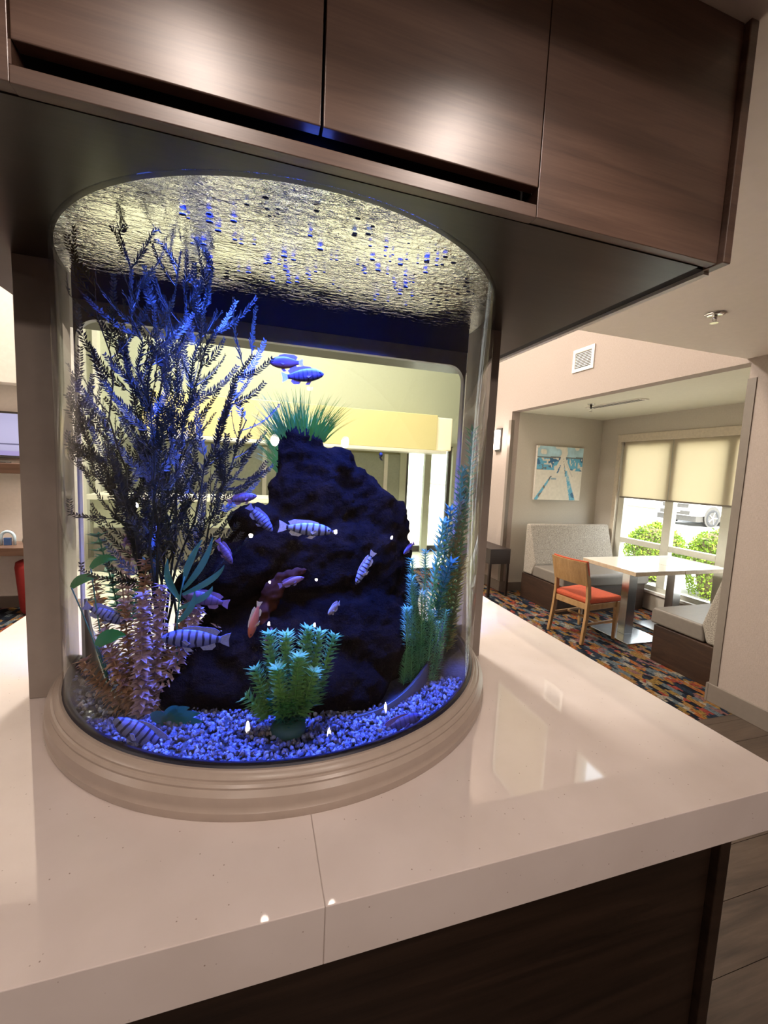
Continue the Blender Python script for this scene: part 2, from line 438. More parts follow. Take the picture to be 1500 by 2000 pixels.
# ------------------------------------------------------------------ dimensions
ZC, CF, CB, CL, CR = 1.0, 0.513, 1.92, -0.815, 1.085        # counter top height, front, back, left, right
YC, ZU, ZS = 0.665, 2.043, 2.48                              # overhead front, underside, low ceiling
TX, TY, TR = 0.10, 1.25, 0.543                               # tank axis and radius
XW, YN, YF, XO = 3.25, 2.13, 4.97, 4.76                      # right wall, alcove near and far jambs, alcove window wall
ZH = 5.5                                                     # high lobby ceiling
YB = 7.7                                                     # far lobby wall

# ------------------------------------------------------------------ the setting
struct('floor', box(1.9, 4.9, 1.95, 6.4, -.1, 0), M_carpet)
struct('floor', box(-7, -1.6, 1.95, 5.4, -.1, 0), M_carpet)
struct('floor', box(-7, 4.9, -4, 1.95, -.1, -.004), M_darkfloor)
pf = struct('floor', box(1.0, 3.25, -.6, 1.95, -.004, -.0035), M_darkfloor)
yy, k = -.6, 0
while yy < 1.93:
    y2 = min(yy + .178, 1.95); xs = [1.0] + [x for x in (1.35 + .37 * (k % 3), 2.45 + .3 * (k % 2)) if x < 3.2] + [3.25]
    for a, b in zip(xs[:-1], xs[1:]): box(a + .001, b - .001, yy + .001, y2 - .001, -.0035, rng.uniform(-.0006, 0)).build('plank', M_darkfloor, pf)
    yy = y2; k += 1
fl = MB(); fl.box(-1.6, 1.9, 1.95, 6.4, -.1, 0); fl.box(1.9, 4.9, 6.4, 8, -.1, 0); fl.box(-7, -1.6, 5.4, 8, -.1, 0); fl.box(-1.6, 1.9, 6.4, 8, -.1, 0)
struct('floor', fl, M_tile)
# right wall with alcove opening and a clerestory window above it
w = MB()
w.box(XW, XW + .12, -4, YN, 0, ZH); w.box(XW, XW + .12, YF, 6.0, 0, ZH)
CW = ((2.20, 3.35, 3.22, 4.6), (3.78, 4.85, 3.24, 4.6))       # clerestory openings y0 y1 z0 z1
w.box(XW, XW + .12, YN, YF, 2.45, 3.22); w.box(XW, XW + .12, YN, YF, 4.6, ZH)
w.box(XW, XW + .12, YN, 2.20, 3.22, 4.6); w.box(XW, XW + .12, 3.35, 3.78, 3.22, 4.6); w.box(XW, XW + .12, 4.85, YF, 3.22, 4.6); w.box(XW, XW + .12, 3.78, 4.85, 3.22, 3.24)
struct('wall_right', w, M_wall)
w = MB(); w.box(XW + .12, 4.9, 6.0, 6.12, 0, ZH); struct('wall_return', w, M_wall)
# alcove shell
struct('wall_alcove_far', box(XW + .12, XO + .14, YF, YF + .12, 0, 3.0), M_alcwall)
struct('wall_alcove_near', box(XW + .12, XO + .14, YN - .14, YN - .02, 0, 3.0), M_alcwall)
WY0, WY1, WZ0, WZ1 = 2.52, 4.60, .24, 2.13
w = MB(); w.box(XO, XO + .14, YN - .02, WY0, 0, 3.0); w.box(XO, XO + .14, WY1, YF, 0, 3.0)
w.box(XO, XO + .14, WY0, WY1, 0, WZ0); w.box(XO, XO + .14, WY0, WY1, WZ1 + .02, 3.0)
struct('wall_alcove_window', w, M_alcwall)
struct('ceiling', box(XW + .12, XO + .14, YN - .14, YF + .12, 2.45, 2.55), M_alcceil)
# low ceiling over the island, its upstand and the high lobby ceiling
struct('ceiling', box(-7, XW, -4, 2.16, ZS, ZS + .12), M_ceil)
struct('wall_upstand', box(-7, XW, 2.06, 2.16, ZS + .12, ZH), M_wall)
struct('ceiling', box(-7, 4.9, 2.06, 8, ZH, ZH + .1), M_paint)
struct('wall_left', box(-7.1, -7, -4, 8, 0, ZH), M_wall)
struct('wall_back', box(-7, XW, -4.1, -4, 0, ZS), M_wall)
w = MB(); w.box(-7, 2.75, YB, YB + .15, 0, ZH); w.box(2.75, 3.75, YB, YB + .15, 2.12, ZH); w.box(3.75, 4.9, YB, YB + .15, 0, ZH)
w.box(4.9, 5.0, 6.0, 8, 0, ZH)
struct('wall_far', w, M_paint)
# TV wall on the left
w = MB(); w.box(-6.9, -2.06, 5.2, 5.32, 0, 2.27); w.box(-6.9, -2.06, 4.98, 5.4, 2.27, ZH)
struct('wall_television', w, plain('pale_wall_paint', (.82, .77, .73), .6, var=.03))
struct('baseboard_television', box(-6.9, -2.06, 5.18, 5.2, 0, .12), M_trim)
# baseboards and corner guards
struct('baseboard_right', box(XW - .018, XW, -4, YN + .005, 0, .135), M_trim, bevel=.003)
struct('baseboard_jamb', box(XW - .018, XW + .14, YN, YN + .018, 0, .135), M_trim)
struct('baseboard_right', box(XW - .018, XW, YF - .005, 6, 0, .135), M_trim, bevel=.003)
struct('baseboard_jamb', box(XW - .018, XW + .12, YF - .018, YF, 0, .135), M_trim)
struct('baseboard_alcove', box(XW + .1, XO, YF - .018, YF, 0, .12), M_trim)
for yy in (YN, YF):
    g = MB(); s_ = 1 if yy == YN else -1
    g.box(XW - .006, XW, min(yy, yy - s_ * .05), max(yy, yy - s_ * .05), .135, 2.34)
    g.box(XW - .006, XW + .045, min(yy, yy + s_ * .006), max(yy, yy + s_ * .006), .135, 2.34)
    struct('trim_1' if yy == YN else 'trim_2', g, M_trim)

# alcove window
win = thing('window_1', (XO + .05, 3.6, WZ0), '', ''); del win['label'], win['category']; win['kind'] = 'structure'
fx0, fx1 = XO + .03, XO + .10
mul = [4.49, 3.855, 3.20, 2.57]
fr = MB(); fr.box(fx0, fx1, WY1 - .09, WY1, WZ0, WZ1); fr.box(fx0, fx1, WY0, WY0 + .05, WZ0, WZ1)
fr.box(fx0, fx1, WY0, WY1, WZ0, WZ0 + .06); fr.box(fx0, fx1, WY0, WY1, WZ1 - .06, WZ1)
fr.build('window_frame', M_winframe, win, bevel=.004)
for k, (a, b) in enumerate(((3.80, 3.91), (3.15, 3.25))):
    box(fx0, fx1, a, b, WZ0 + .06, WZ1 - .06).build('mullion', M_winframe, win, bevel=.004)
ys = [WY0 + .05, 3.15, 3.25, 3.80, 3.91, WY1 - .09]
for a, b in ((ys[4], ys[5]), (ys[2], ys[3]), (ys[0], ys[1])):
    box(fx0, fx1, a, b, .765, .835).build('transom', M_winframe, win, bevel=.004)
    box(XO + .062, XO + .068, a - .01, b + .01, WZ0 + .05, .775).build('pane', M_glass, win)
    box(XO + .062, XO + .068, a - .01, b + .01, .825, WZ1 - .05).build('pane', M_glass, win)
box(XO - .025, XO + .03, WY0, WY1, WZ0 - .03, WZ0 + .005).build('window_sill', M_white, win, bevel=.004)
cs = MB(); cs.box(XO - .02, XO + .005, WY0 - .06, WY1 + .06, WZ1 - .01, WZ1 + .09); cs.box(XO - .02, XO + .005, WY1, WY1 + .06, WZ0, WZ1)
cs.build('window_casing', plain('casing_paint', (.56, .49, .39), .5), win, bevel=.003)
# two clerestory windows over the alcove, mirrored in the worktop
for k, (a, b, c, d) in enumerate(CW):
    cw = thing('window_%d' % (k + 2), (XW, (a + b) / 2, c), '', ''); del cw['label'], cw['category']; cw['kind'] = 'structure'
    f2 = MB(); f2.box(XW + .02, XW + .10, a, b, c, c + .05); f2.box(XW + .02, XW + .10, a, b, d - .06, d); f2.box(XW + .02, XW + .10, a, a + .06, c + .05, d - .06); f2.box(XW + .02, XW + .10, b - .07, b, c + .05, d - .06)
    f2.build('window_frame', M_winframe, cw)
    box(XW + .05, XW + .056, a + .06, b - .07, c + .05, d - .06).build('pane', M_glass, cw)
    if k: box(XW + .03, XW + .034, a + .06, b - .07, c + .05, d - .06).build('shade', M_blind, cw)
    else: box(XW + .02, XW + .10, 2.78, 2.84, c + .05, d - .06).build('mullion', M_winframe, cw)

# roller blinds
for k, (a, b, lab) in enumerate(((3.87, 4.565, 'cream roller blind half drawn over the left window pane, next to the alcove corner'),
                                 (2.56, 3.855, 'wider cream roller blind half drawn over the right window panes, beside the wall edge'))):
    t = thing('roller_blind', (XO + .012, (a + b) / 2, 2.1), lab, 'blind', 'half drawn cream roller blinds')
    box(XO + .008, XO + .011, a, b, 1.385, 2.145).build('fabric', M_blind, t)
    box(XO + .003, XO + .016, a, b, 1.37, 1.39).build('bottom_bar', plain('blind_bar', (.20, .18, .15), .5), t, bevel=.003)
    MB().tube([(XO + .02, a, 2.128), (XO + .02, b, 2.128)], .007, 10).build('roller_tube', M_white, t, True)

# ------------------------------------------------------------------ the island: base cabinet, worktop
bc = thing('island_base_cabinet', (.135, 1.2, 0), 'dark brown wood panelled base cabinet under the white quartz worktop', 'cabinet')
bx0, bx1, by0, by1 = CL + .05, CR - .075, CF + .07, CB - .06
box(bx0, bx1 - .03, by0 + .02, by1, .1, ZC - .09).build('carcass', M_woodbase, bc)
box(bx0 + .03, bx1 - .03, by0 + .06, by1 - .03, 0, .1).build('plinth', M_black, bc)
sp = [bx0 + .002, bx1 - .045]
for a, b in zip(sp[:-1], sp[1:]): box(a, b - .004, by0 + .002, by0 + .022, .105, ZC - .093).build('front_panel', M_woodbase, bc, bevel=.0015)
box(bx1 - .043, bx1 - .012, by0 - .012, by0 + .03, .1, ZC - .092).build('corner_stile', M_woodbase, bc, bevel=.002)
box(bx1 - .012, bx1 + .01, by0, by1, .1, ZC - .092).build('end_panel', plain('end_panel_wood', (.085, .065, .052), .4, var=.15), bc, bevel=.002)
# the neighbouring lower run seen beyond the corner at the lower right
t = thing('worktop', (.135, 1.2, ZC), 'thick glossy white quartz worktop of the island with a fine joint', 'worktop')
XJ = .099
tank_hole = None
box(CL, XJ - .0004, CF, CB, ZC - .09, ZC).build('slab', M_quartz, t, bevel=.0012)
box(XJ + .0004, CR, CF, CB, ZC - .09, ZC).build('slab', M_quartz, t, bevel=.0012)
box(XJ - .0004, XJ + .0004, CF + .0008, CB, ZC - .09, ZC - .0006).build('joint', plain('joint_filler', (.42, .35, .31), .5), t)

# ------------------------------------------------------------------ overhead cabinet
oc = thing('overhead_cabinet', (.2, 1.2, ZU), 'dark walnut overhead cabinet hanging from the low ceiling above the fish tank', 'cabinet')
OX0, OX1, OY1 = -.66, .903, 1.76
dz0, sl0 = ZU + .047, ZU + .020
DL, DM, DR = -.287, .084, .453
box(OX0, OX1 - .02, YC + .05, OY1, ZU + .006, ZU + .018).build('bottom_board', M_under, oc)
box(OX0, DL - .003, YC, YC + .02, sl0 - .02, ZS).build('side_panel', M_wood, oc, bevel=.001)
for a, b in ((DL, DM - .002), (DM + .002, DR - .001)):
    d = box(a, b, YC - .001, YC + .019, dz0, ZS - .006)
    # mitred finger-pull lip at the foot of the door
    d.build('door', M_wood, oc, bevel=.0015)
rl = MB(); rl.box(DL - .003, DR, YC, YC + .02, ZU - .001, sl0); rl.build('bottom_rail', M_wood, oc, bevel=.001)
box(DR + .001, OX1 - .022, YC, YC + .02, ZU, ZS).build('fixed_panel', M_wood, oc, bevel=.001)
box(OX1 - .021, OX1, YC - .012, YC + .03, ZU - .002, ZS).build('end_stile', M_wood, oc, bevel=.002)
box(DL - .02, DR + .02, YC + .05, YC + .06, ZU + .012, ZS).build('recess_back', M_black, oc)
box(DL - .003, DL, YC, YC + .05, sl0, dz0).build('pull_end', M_wood, oc); box(DR, DR + .001, YC, YC + .05, sl0, dz0).build('pull_end', M_wood, oc)
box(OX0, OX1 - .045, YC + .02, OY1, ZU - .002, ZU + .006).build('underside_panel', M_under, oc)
box(OX1 - .045, OX1 - .014, YC + .03, OY1, ZU + .001, ZU + .008).build('shadow_gap', M_black, oc)
box(OX1 - .016, OX1 - .001, YC + .03, OY1, ZU - .007, ZU + .02).build('reveal_strip', M_white, oc)
box(OX1 - .02, OX1 - .0005, YC + .03, OY1, ZU + .02, ZS).build('end_panel', M_wood, oc)
box(DM - .02, DM + .02, YC + .035, YC + .042, ZU + .018, ZU + .040).build('leak_glow_plate', emitter('blue_leak_glow', (.02, .12, 1.0), 3.0), oc, label='added blue glow for light leaking through the gap between the doors')  # added glowing plate imitating tank light that leaks through the door gap

# ------------------------------------------------------------------ posts beside the tank
for (a, b, lab) in ((-.527, -.445, 'taupe painted upright panel at the left edge of the fish tank'), (.645, .717, 'taupe painted upright panel at the right edge of the fish tank')):
    o = box(a, b, 1.185, 1.262, ZC, ZU - .001).build('tank_post', M_post, None, bevel=.002); tag(o, lab, 'post', 'upright panels beside the tank')

# ------------------------------------------------------------------ fish tank
tank = thing('fish_tank', (TX, TY, ZC), 'large bow-fronted clear acrylic aquarium built between the worktop and overhead cabinet', 'aquarium')
NSEG = 96
def arc(r, a0, a1, n=NSEG): return [(TX + r * math.cos(a0 + (a1 - a0) * k / n), TY + r * math.sin(a0 + (a1 - a0) * k / n)) for k in range(n + 1)]
A0, A1 = -PI, 0.0
def shell(r0, r1, z0, z1, a0=A0, a1=A1, n=NSEG):
    m = MB(); o_ = arc(r1, a0, a1, n); i_ = arc(r0, a0, a1, n)
    rows = [[(*p, z0) for p in o_], [(*p, z1) for p in o_], [(*p, z1) for p in i_], [(*p, z0) for p in i_], [(*p, z0) for p in o_]]
    return m.grid(rows)
TI = TR - .008
shell(TI, TR, ZC, ZU - .003).build('acrylic_front', M_acrylic, tank, True)
prof = [(TR + .002, .004), (TR + .030, .004), (TR + .034, .004), (TR + .036, .010), (TR + .036, .020), (TR + .0335, .024), (TR + .033, .030), (TR + .034, .034), (TR + .033, .046), (TR + .027, .052), (TR + .025, .054),
        (TR + .0255, .058), (TR + .022, .062), (TR + .018, .0635), (TR + .018, .067), (TR + .014, .071), (TR + .009, .073), (TR + .007, .076), (TR + .002, .076)]
prof = [(r, z - .004) for r, z in prof]
m = MB(); rows = [[(x, y, ZC + z) for x, y in arc(r, A0 - .02, A1 + .02, 120)] for r, z in prof]
m.grid(rows); ml = m.build('base_moulding', M_mould, tank, False, bevel=0)
for p_ in ml.data.polygons: p_.use_smooth = True
ml.data.set_sharp_from_angle(angle=R(28))
MT = ZC + .072
shell(TI - .004, TR + .001, ZC, MT + .004).build('seal_band', plain('black_seal', (.006, .006, .02), .4), tank, True)
# back panel: grey frame round a rounded opening, flat at TY
def rrect(x0, x1, z0, z1, rt, rb, n=10):
    pts = []
    for (cx, cz, r, a0) in ((x1 - rt, z1 - rt, rt, 0), (x0 + rt, z1 - rt, rt, 90), (x0 + rb, z0 + rb, rb, 180), (x1 - rb, z0 + rb, rb, 270)):
        for k in range(n + 1):
            a = R(a0 + 90 * k / n); pts.append((cx + r * math.cos(a), cz + r * math.sin(a)))
    return pts
px0, px1, pz0, pz1 = TX - TI + .004, TX + TI - .004, ZC + .002, ZU - .004
inner = rrect(px0 + .004, px1 - .006, 1.05, 1.936, .05, .16, 12)
outer = []
for (x, z) in inner:      # radial projection to the outer rectangle
    cx, cz = (px0 + px1) / 2, (pz0 + pz1) / 2
    dx, dz = x - cx, z - cz
    k = min((px1 - cx) / abs(dx) if abs(dx) > 1e-6 else 1e9, (pz1 - cz) / abs(dz) if abs(dz) > 1e-6 else 1e9)
    outer.append((cx + dx * k, cz + dz * k))
m = MB(); n_ = len(inner)
yb0, yb1 = TY - .012, TY + .008
rows = [[(x, y, z) for (x, z) in ring] for ring, y in ((outer, yb0), (inner, yb0), (inner, yb1), (outer, yb1), (outer, yb0))]
m.grid(rows, True)
m.build('back_frame', plain('grey_back_frame', (.40, .40, .42), .45), tank)
box(px0 + .01, px1 - .01, TY - .003, TY + .003, ZC + .01, 1.97).build('back_pane', M_backpane, tank)
box(px0, px1, TY - .016, TY - .0125, 1.978, pz1).build('lit_header_strip', plain('lamp_blue_header', (.016, .035, .19), .35), tank, label='header strip coloured blue as if lit by the tank lamp, along the water line')  # header strip with the lamp's blue put into its colour
# added low curved grey walls imitating refracted edges at both sides of the tank
def skirt(pts, ztop):
    m = MB(); n = len(pts)
    rows = []
    for dy in (0, 1):
        pass
    P = [Vector((x, y, 0)) for x, y in pts]
    out = []
    for i, p in enumerate(P):
        tdir = (P[min(i + 1, n - 1)] - P[max(i - 1, 0)]).normalized(); nn = Vector((-tdir.y, tdir.x, 0)) * .004
        out.append((p, nn))
    r1 = [(p.x - q.x, p.y - q.y, ZC + .02) for p, q in out]; r2 = [(p.x - q.x, p.y - q.y, z) for (p, q), z in zip(out, ztop)]
    r3 = [(p.x + q.x, p.y + q.y, z) for (p, q), z in zip(out, ztop)]; r4 = [(p.x + q.x, p.y + q.y, ZC + .02) for p, q in out]
    return m.grid([r1, r2, r3, r4, r1])
M_skirt = plain('refraction_skirt_grey', (.045, .038, .034), .35)
n = 16
ps = [(.215 + .40 * (k / n), .845 + .02 * (k / n) + .36 * (k / n) ** 2.2) for k in range(n + 1)]
zt = [1.062 + .20 * (k / n) ** 1.9 for k in range(n + 1)]
skirt(ps, zt).build('refraction_skirt', M_skirt, tank, True)
ps = [(-.19 - .23 * (k / n), .90 + .34 * (k / n) ** 1.6) for k in range(n + 1)]
zt = [1.062 + .17 * (k / n) ** 2.2 for k in range(n + 1)]
skirt(ps, zt).build('refraction_skirt', M_skirt, tank, True)
# water surface
m = MB(); m.v = [(x, y, ZU - .0062) for x, y in arc(TI - .001, A0, A1, 64)]; m.v = [(px, min(py, TY - .013), pz) for px, py, pz in m.v]
m.f = [tuple(range(len(m.v)))]; m.mi = [0]
ws = m.build('water_surface', M_water, tank, fix=False)
if ws.data.polygons[0].normal.z < 0: ws.data.flip_normals()
# lamp over the water
for (lx, ly, lw, ld) in ((.08, .95, .56, .05), (.22, 1.08, .36, .05)):
    lb = box(lx - lw / 2, lx + lw / 2, ly - ld / 2, ly + ld / 2, ZU - .0045, ZU - .0025).build('light_bar', emitter('blue_light_bar', (.05, .16, 1.0), 2.0), tank)
LED = (.05, .12, 1.0)
for nm, loc, w_, c_, sx, sy in (('blue_tank_lamp', (.08, .95, ZU - .0052), 27, LED, .56, .26), ('blue_tank_lamp', (.22, 1.08, ZU - .0052), 8, LED, .30, .12), ('white_tank_lamp', (.10, .88, ZU - .0052), 1.5, (.75, .9, 1.0), .5, .2)):
    lo_ = lamp(nm, 'AREA', loc, w_, c_, tank, size=sx, size_y=sy); lo_.data.spread = R(105)

# ------------------------------------------------------------------ gravel
def gz(x, y): return MT - .012 + .016 * math.exp(-((x + .05) ** 2 + (y - .92) ** 2) / .02) + .006 * math.sin(9 * x + 4 * y)
bed = MB()
rows = []
for i in range(13):
    r = (TI - .003) * (i / 12) if i else .001
    rows.append([(x, min(y, TY - .014), gz(x, y) - .006) for x, y in arc(r, A0, A1, 40)])
bed.grid(rows); bo = bed.build('gravel_bed', M_gravelbed, None, True)
ico = bmesh.new(); bmesh.ops.create_icosphere(ico, subdivisions=1, radius=1)
iv = np.array([v.co for v in ico.verts]); ico.verts.ensure_lookup_table(); ifc = np.array([[v.index for v in f.verts] for f in ico.faces]); ico.free()
NV = len(iv); vs = []; fs = []; cs_ = []
pal = np.array([(.26, .32, .60), (.20, .22, .40), (.40, .44, .66), (.10, .10, .18), (.34, .29, .30), (.50, .52, .62), (.16, .18, .34)])  # pebble greys with the tank lamp's blue mixed into the colours
cnt = 0
while cnt < 4600:
    x = rng.uniform(TX - TI, TX + TI); y = rng.uniform(TY - TI, 1.2)
    rr = math.hypot(x - TX, y - TY)
    if rr > TI - .010: continue
    if y > .95 and (x > .16 or rng.random() > .35): continue
    if x > .24 and y > .865 + .02 * (x - .215) / .4 + .36 * max(0, (x - .215) / .4) ** 2.2: continue
    s = rng.uniform(.0030, .0062)
    e = Euler(rng.uniform(0, 6.28, 3)).to_matrix()
    q = (iv * rng.uniform(.75, 1.15, (NV, 1))) * s * np.array([1.25, 1.0, .72])
    q = q @ np.array(e).T + np.array([x, y, gz(x, y) - .003 + rng.uniform(0, .006)])
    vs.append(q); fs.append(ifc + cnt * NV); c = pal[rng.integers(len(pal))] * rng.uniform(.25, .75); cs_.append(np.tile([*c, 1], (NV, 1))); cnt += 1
me = bpy.data.meshes.new('gravel'); me.from_pydata(np.concatenate(vs).tolist(), [], np.concatenate(fs).tolist()); me.materials.append(M_gravel)
ca = me.color_attributes.new('print', 'FLOAT_COLOR', 'POINT'); ca.data.foreach_set('color', np.concatenate(cs_).astype(np.float32).ravel())
go = bpy.data.objects.new('gravel', me); col.objects.link(go); go['kind'] = 'stuff'; tag(go, 'loose grey pebble gravel tinted with blue lamp light on the tank floor', 'gravel')
bo.parent = go; bo.name = 'gravel_bed'

# ------------------------------------------------------------------ rock
def blob(name, lumps, voxel, disp, mat, parent=None, seed=0):
    bm = bmesh.new()
    for (c, r, *rot) in lumps:
        ret = bmesh.ops.create_icosphere(bm, subdivisions=3, radius=1)
        mt = Matrix.Translation(c) @ (Euler([R(a) for a in rot[0]]).to_matrix().to_4x4() if rot else Matrix()) @ Matrix.Diagonal((*r, 1))
        bmesh.ops.transform(bm, matrix=mt, verts=ret['verts'])
    me = bpy.data.meshes.new(name); bm.to_mesh(me); bm.free()
    tmp = bpy.data.objects.new(name + '_tmp', me); col.objects.link(tmp)
    r_ = tmp.modifiers.new('r', 'REMESH'); r_.mode = 'VOXEL'; r_.voxel_size = voxel
    tx = bpy.data.textures.new(name, 'CLOUDS'); tx.noise_scale = disp[1]; tx.noise_depth = 6; tx.noise_basis = 'ORIGINAL_PERLIN'
    d = tmp.modifiers.new('d', 'DISPLACE'); d.texture = tx; d.strength = disp[0]; d.texture_coords = 'GLOBAL'
    dg = bpy.context.evaluated_depsgraph_get(); ev = tmp.evaluated_get(dg); nm = bpy.data.meshes.new_from_object(ev)
    bpy.data.objects.remove(tmp)
    nm.materials.clear(); nm.materials.append(mat); nm.polygons.foreach_set('use_smooth', [True] * len(nm.polygons))
    o = bpy.data.objects.new(name, nm); col.objects.link(o)
    if parent is not None: o.parent = parent
    return o
rk = blob('lava_rock', [((.110, 1.13, 1.62), (.068, .06, .085)), ((.10, 1.12, 1.50), (.07, .08, .12)), ((.16, 1.12, 1.50), (.10, .08, .16), (0, -18, 0)),
    ((.205, 1.13, 1.595), (.055, .05, .06)), ((.265, 1.13, 1.545), (.055, .055, .06)), ((.325, 1.13, 1.50), (.05, .055, .055)), ((.375, 1.13, 1.455), (.045, .05, .06)),
    ((.28, 1.13, 1.42), (.14, .075, .14), (0, 32, 0)), ((.345, 1.13, 1.34), (.085, .07, .13)), ((.19, 1.10, 1.32), (.22, .10, .17)), ((.02, 1.08, 1.40), (.12, .08, .06), (0, -25, 0)),
    ((-.06, 1.06, 1.33), (.13, .09, .07), (0, -30, 0)), ((-.005, 1.06, 1.47), (.055, .05, .035), (0, -10, 0)), ((.24, 1.05, 1.16), (.19, .14, .14)), ((.06, 1.05, 1.15), (.22, .15, .12)), ((-.08, 1.02, 1.10), (.14, .12, .09)),
    ((.18, .96, 1.09), (.15, .10, .08)), ((.02, .97, 1.09), (.14, .09, .07)), ((.37, 1.12, 1.22), (.09, .07, .15)), ((.40, 1.10, 1.09), (.12, .09, .10))], .0085, (.062, .05), M_rock)
for v in rk.data.vertices: v.co.z = max(v.co.z, ZC + .012)
tag(rk, 'large dark lava rock rising in the middle of the fish tank', 'rock')
dw = blob('driftwood', [((.040, .985, 1.30), (.022, .02, .055), (0, 25, 0)), ((.015, .965, 1.25), (.018, .018, .035), (0, 10, 0)), ((.085, .99, 1.345), (.035, .015, .012), (0, -20, 0))], .005, (.030, .02), M_terra)
tag(dw, 'small reddish brown driftwood stub on the dark rock face', 'driftwood')

# ------------------------------------------------------------------ aquarium plants
def bez(p0, p1, p2, n):
    p0, p1, p2 = Vector(p0), Vector(p1), Vector(p2)
    return [(1 - t) ** 2 * p0 + 2 * (1 - t) * t * p1 + t * t * p2 for t in (k / n for k in range(n + 1))]
def rvec(s=1.0): return Vector(rng.normal(0, 1, 3)) * s
def diamond(mb, p, d, L, w, nrm, fold=.0):
    d = d.normalized(); sd = d.cross(nrm)
    if sd.length < 1e-4: sd = d.cross(Vector((1, .3, .2)))
    sd.normalize(); sd *= w
    i = len(mb.v); up = sd.cross(d).normalized() * w * fold
    mb.v += [tuple(p), tuple(p + d * L * .45 + sd + up), tuple(p + d * L), tuple(p + d * L * .45 - sd + up)]
    mb.f += [(i, i + 1, i + 2), (i, i + 2, i + 3)]; mb.mi += [mb.cur] * 2
def frond(mb, pts, r0=.0014, leafL=.014, leafw=.0021, step=.0058, start=.12):
    n = len(pts)
    mb.tube(pts, [r0 * (1 - .75 * k / (n - 1)) for k in range(n)], 4)
    tot = sum((pts[k + 1] - pts[k]).length for k in range(n - 1)); acc = 0; nxt = tot * start
    side = rvec().normalized()
    for k in range(n - 1):
        seg = pts[k + 1] - pts[k]; sl = seg.length; t = seg.normalized()
        s1 = t.cross(side); s1.normalize()
        while nxt < acc + sl:
            p = pts[k] + t * (nxt - acc); fall = 1 - .55 * (nxt / tot)
            for sg in (-1, 1):
                d = t * .75 + s1 * sg * .75 + rvec(.12)
                diamond(mb, p, d, leafL * fall * rng.uniform(.7, 1.15), leafw, t.cross(s1))
            nxt += step
        acc += sl

fern = thing('tall_fern_plant', (-.19, 1.02, 1.06), 'tall dark navy-green feathery plastic plant reaching the water surface at left', 'aquarium plant')
ZW = ZU - .009
def clampin(p):
    p = Vector(p)
    dx, dy = p.x - TX, p.y - TY; r = math.hypot(dx, dy); lim = TI - .015
    if r > lim: p.x = TX + dx * lim / r; p.y = TY + dy * lim / r
    p.y = min(p.y, TY - .02); p.z = min(p.z, ZW); return p
def side_fronds(mb, main, cnt, Lr, spread=.8, start=.25, up=.4, leafL=.014, r0=.0012):
    n = len(main) - 1
    for j in range(cnt):
        t = start + (1 - start) * (j + rng.random()) / cnt
        k = min(n - 1, int(t * n)); p = main[k].lerp(main[k + 1], t * n - k); tg = (main[k + 1] - main[k]).normalized()
        o = rvec(); o -= tg * o.dot(tg); o.normalize()
        L = rng.uniform(*Lr) * (1 - .3 * t)
        d = (tg * .75 + o * spread + Vector((0, 0, up * .4))).normalized()
        e = p + d * L + Vector((0, 0, up * L * .5)); c = p + d * L * .5 + o * L * .12
        pts = [clampin(q) for q in bez(p, c, e, 7)]
        if (pts[-1] - pts[0]).length < .02: continue
        frond(mb, pts, r0, leafL)
mains = [((-.20, 1.03, 1.08), (-.24, 1.03, 1.50), (-.16, 1.0, 2.02)), ((-.19, 1.04, 1.08), (-.20, 1.05, 1.55), (-.10, 1.02, 2.00)), ((-.21, 1.02, 1.08), (-.26, 1.02, 1.50), (-.30, .98, 1.94)),
         ((-.20, 1.05, 1.08), (-.24, 1.08, 1.45), (-.385, 1.05, 1.74)), ((-.19, 1.02, 1.08), (-.16, 1.0, 1.50), (-.02, .98, 1.83)), ((-.18, 1.04, 1.08), (-.13, 1.03, 1.42), (-.03, 1.03, 1.70)),
         ((-.20, 1.0, 1.08), (-.22, .98, 1.45), (-.20, .97, 1.90)), ((-.21, 1.06, 1.08), (-.27, 1.1, 1.50), (-.33, 1.08, 1.66)), ((-.18, 1.03, 1.08), (-.16, 1.02, 1.40), (-.05, 1.0, 1.58)),
         ((-.2, 1.05, 1.08), (-.22, 1.07, 1.6), (-.15, 1.08, 2.01)), ((-.2, 1.01, 1.1), (-.2, .99, 1.6), (-.24, .94, 2.01)), ((-.2, 1.05, 1.1), (-.2, 1.05, 1.55), (-.10, 1.0, 1.88)),
         ((-.21, 1.05, 1.1), (-.24, 1.07, 1.45), (-.36, 1.02, 1.62)), ((-.2, 1.04, 1.1), (-.2, 1.06, 1.55), (-.28, 1.05, 1.86))]
for mn in mains:
    b = MB(); main = [clampin(q + rvec(.006)) for q in bez(*mn, 14)]
    b.tube(main, [.0035 * (1 - .7 * k / 14) for k in range(15)], 5)
    side_fronds(b, main, 24, (.09, .18), spread=.8, start=.30, leafL=.019)
    frond(b, main[8:], .001, .018)
    b.build('branch', M_fern, fern, fix=False)

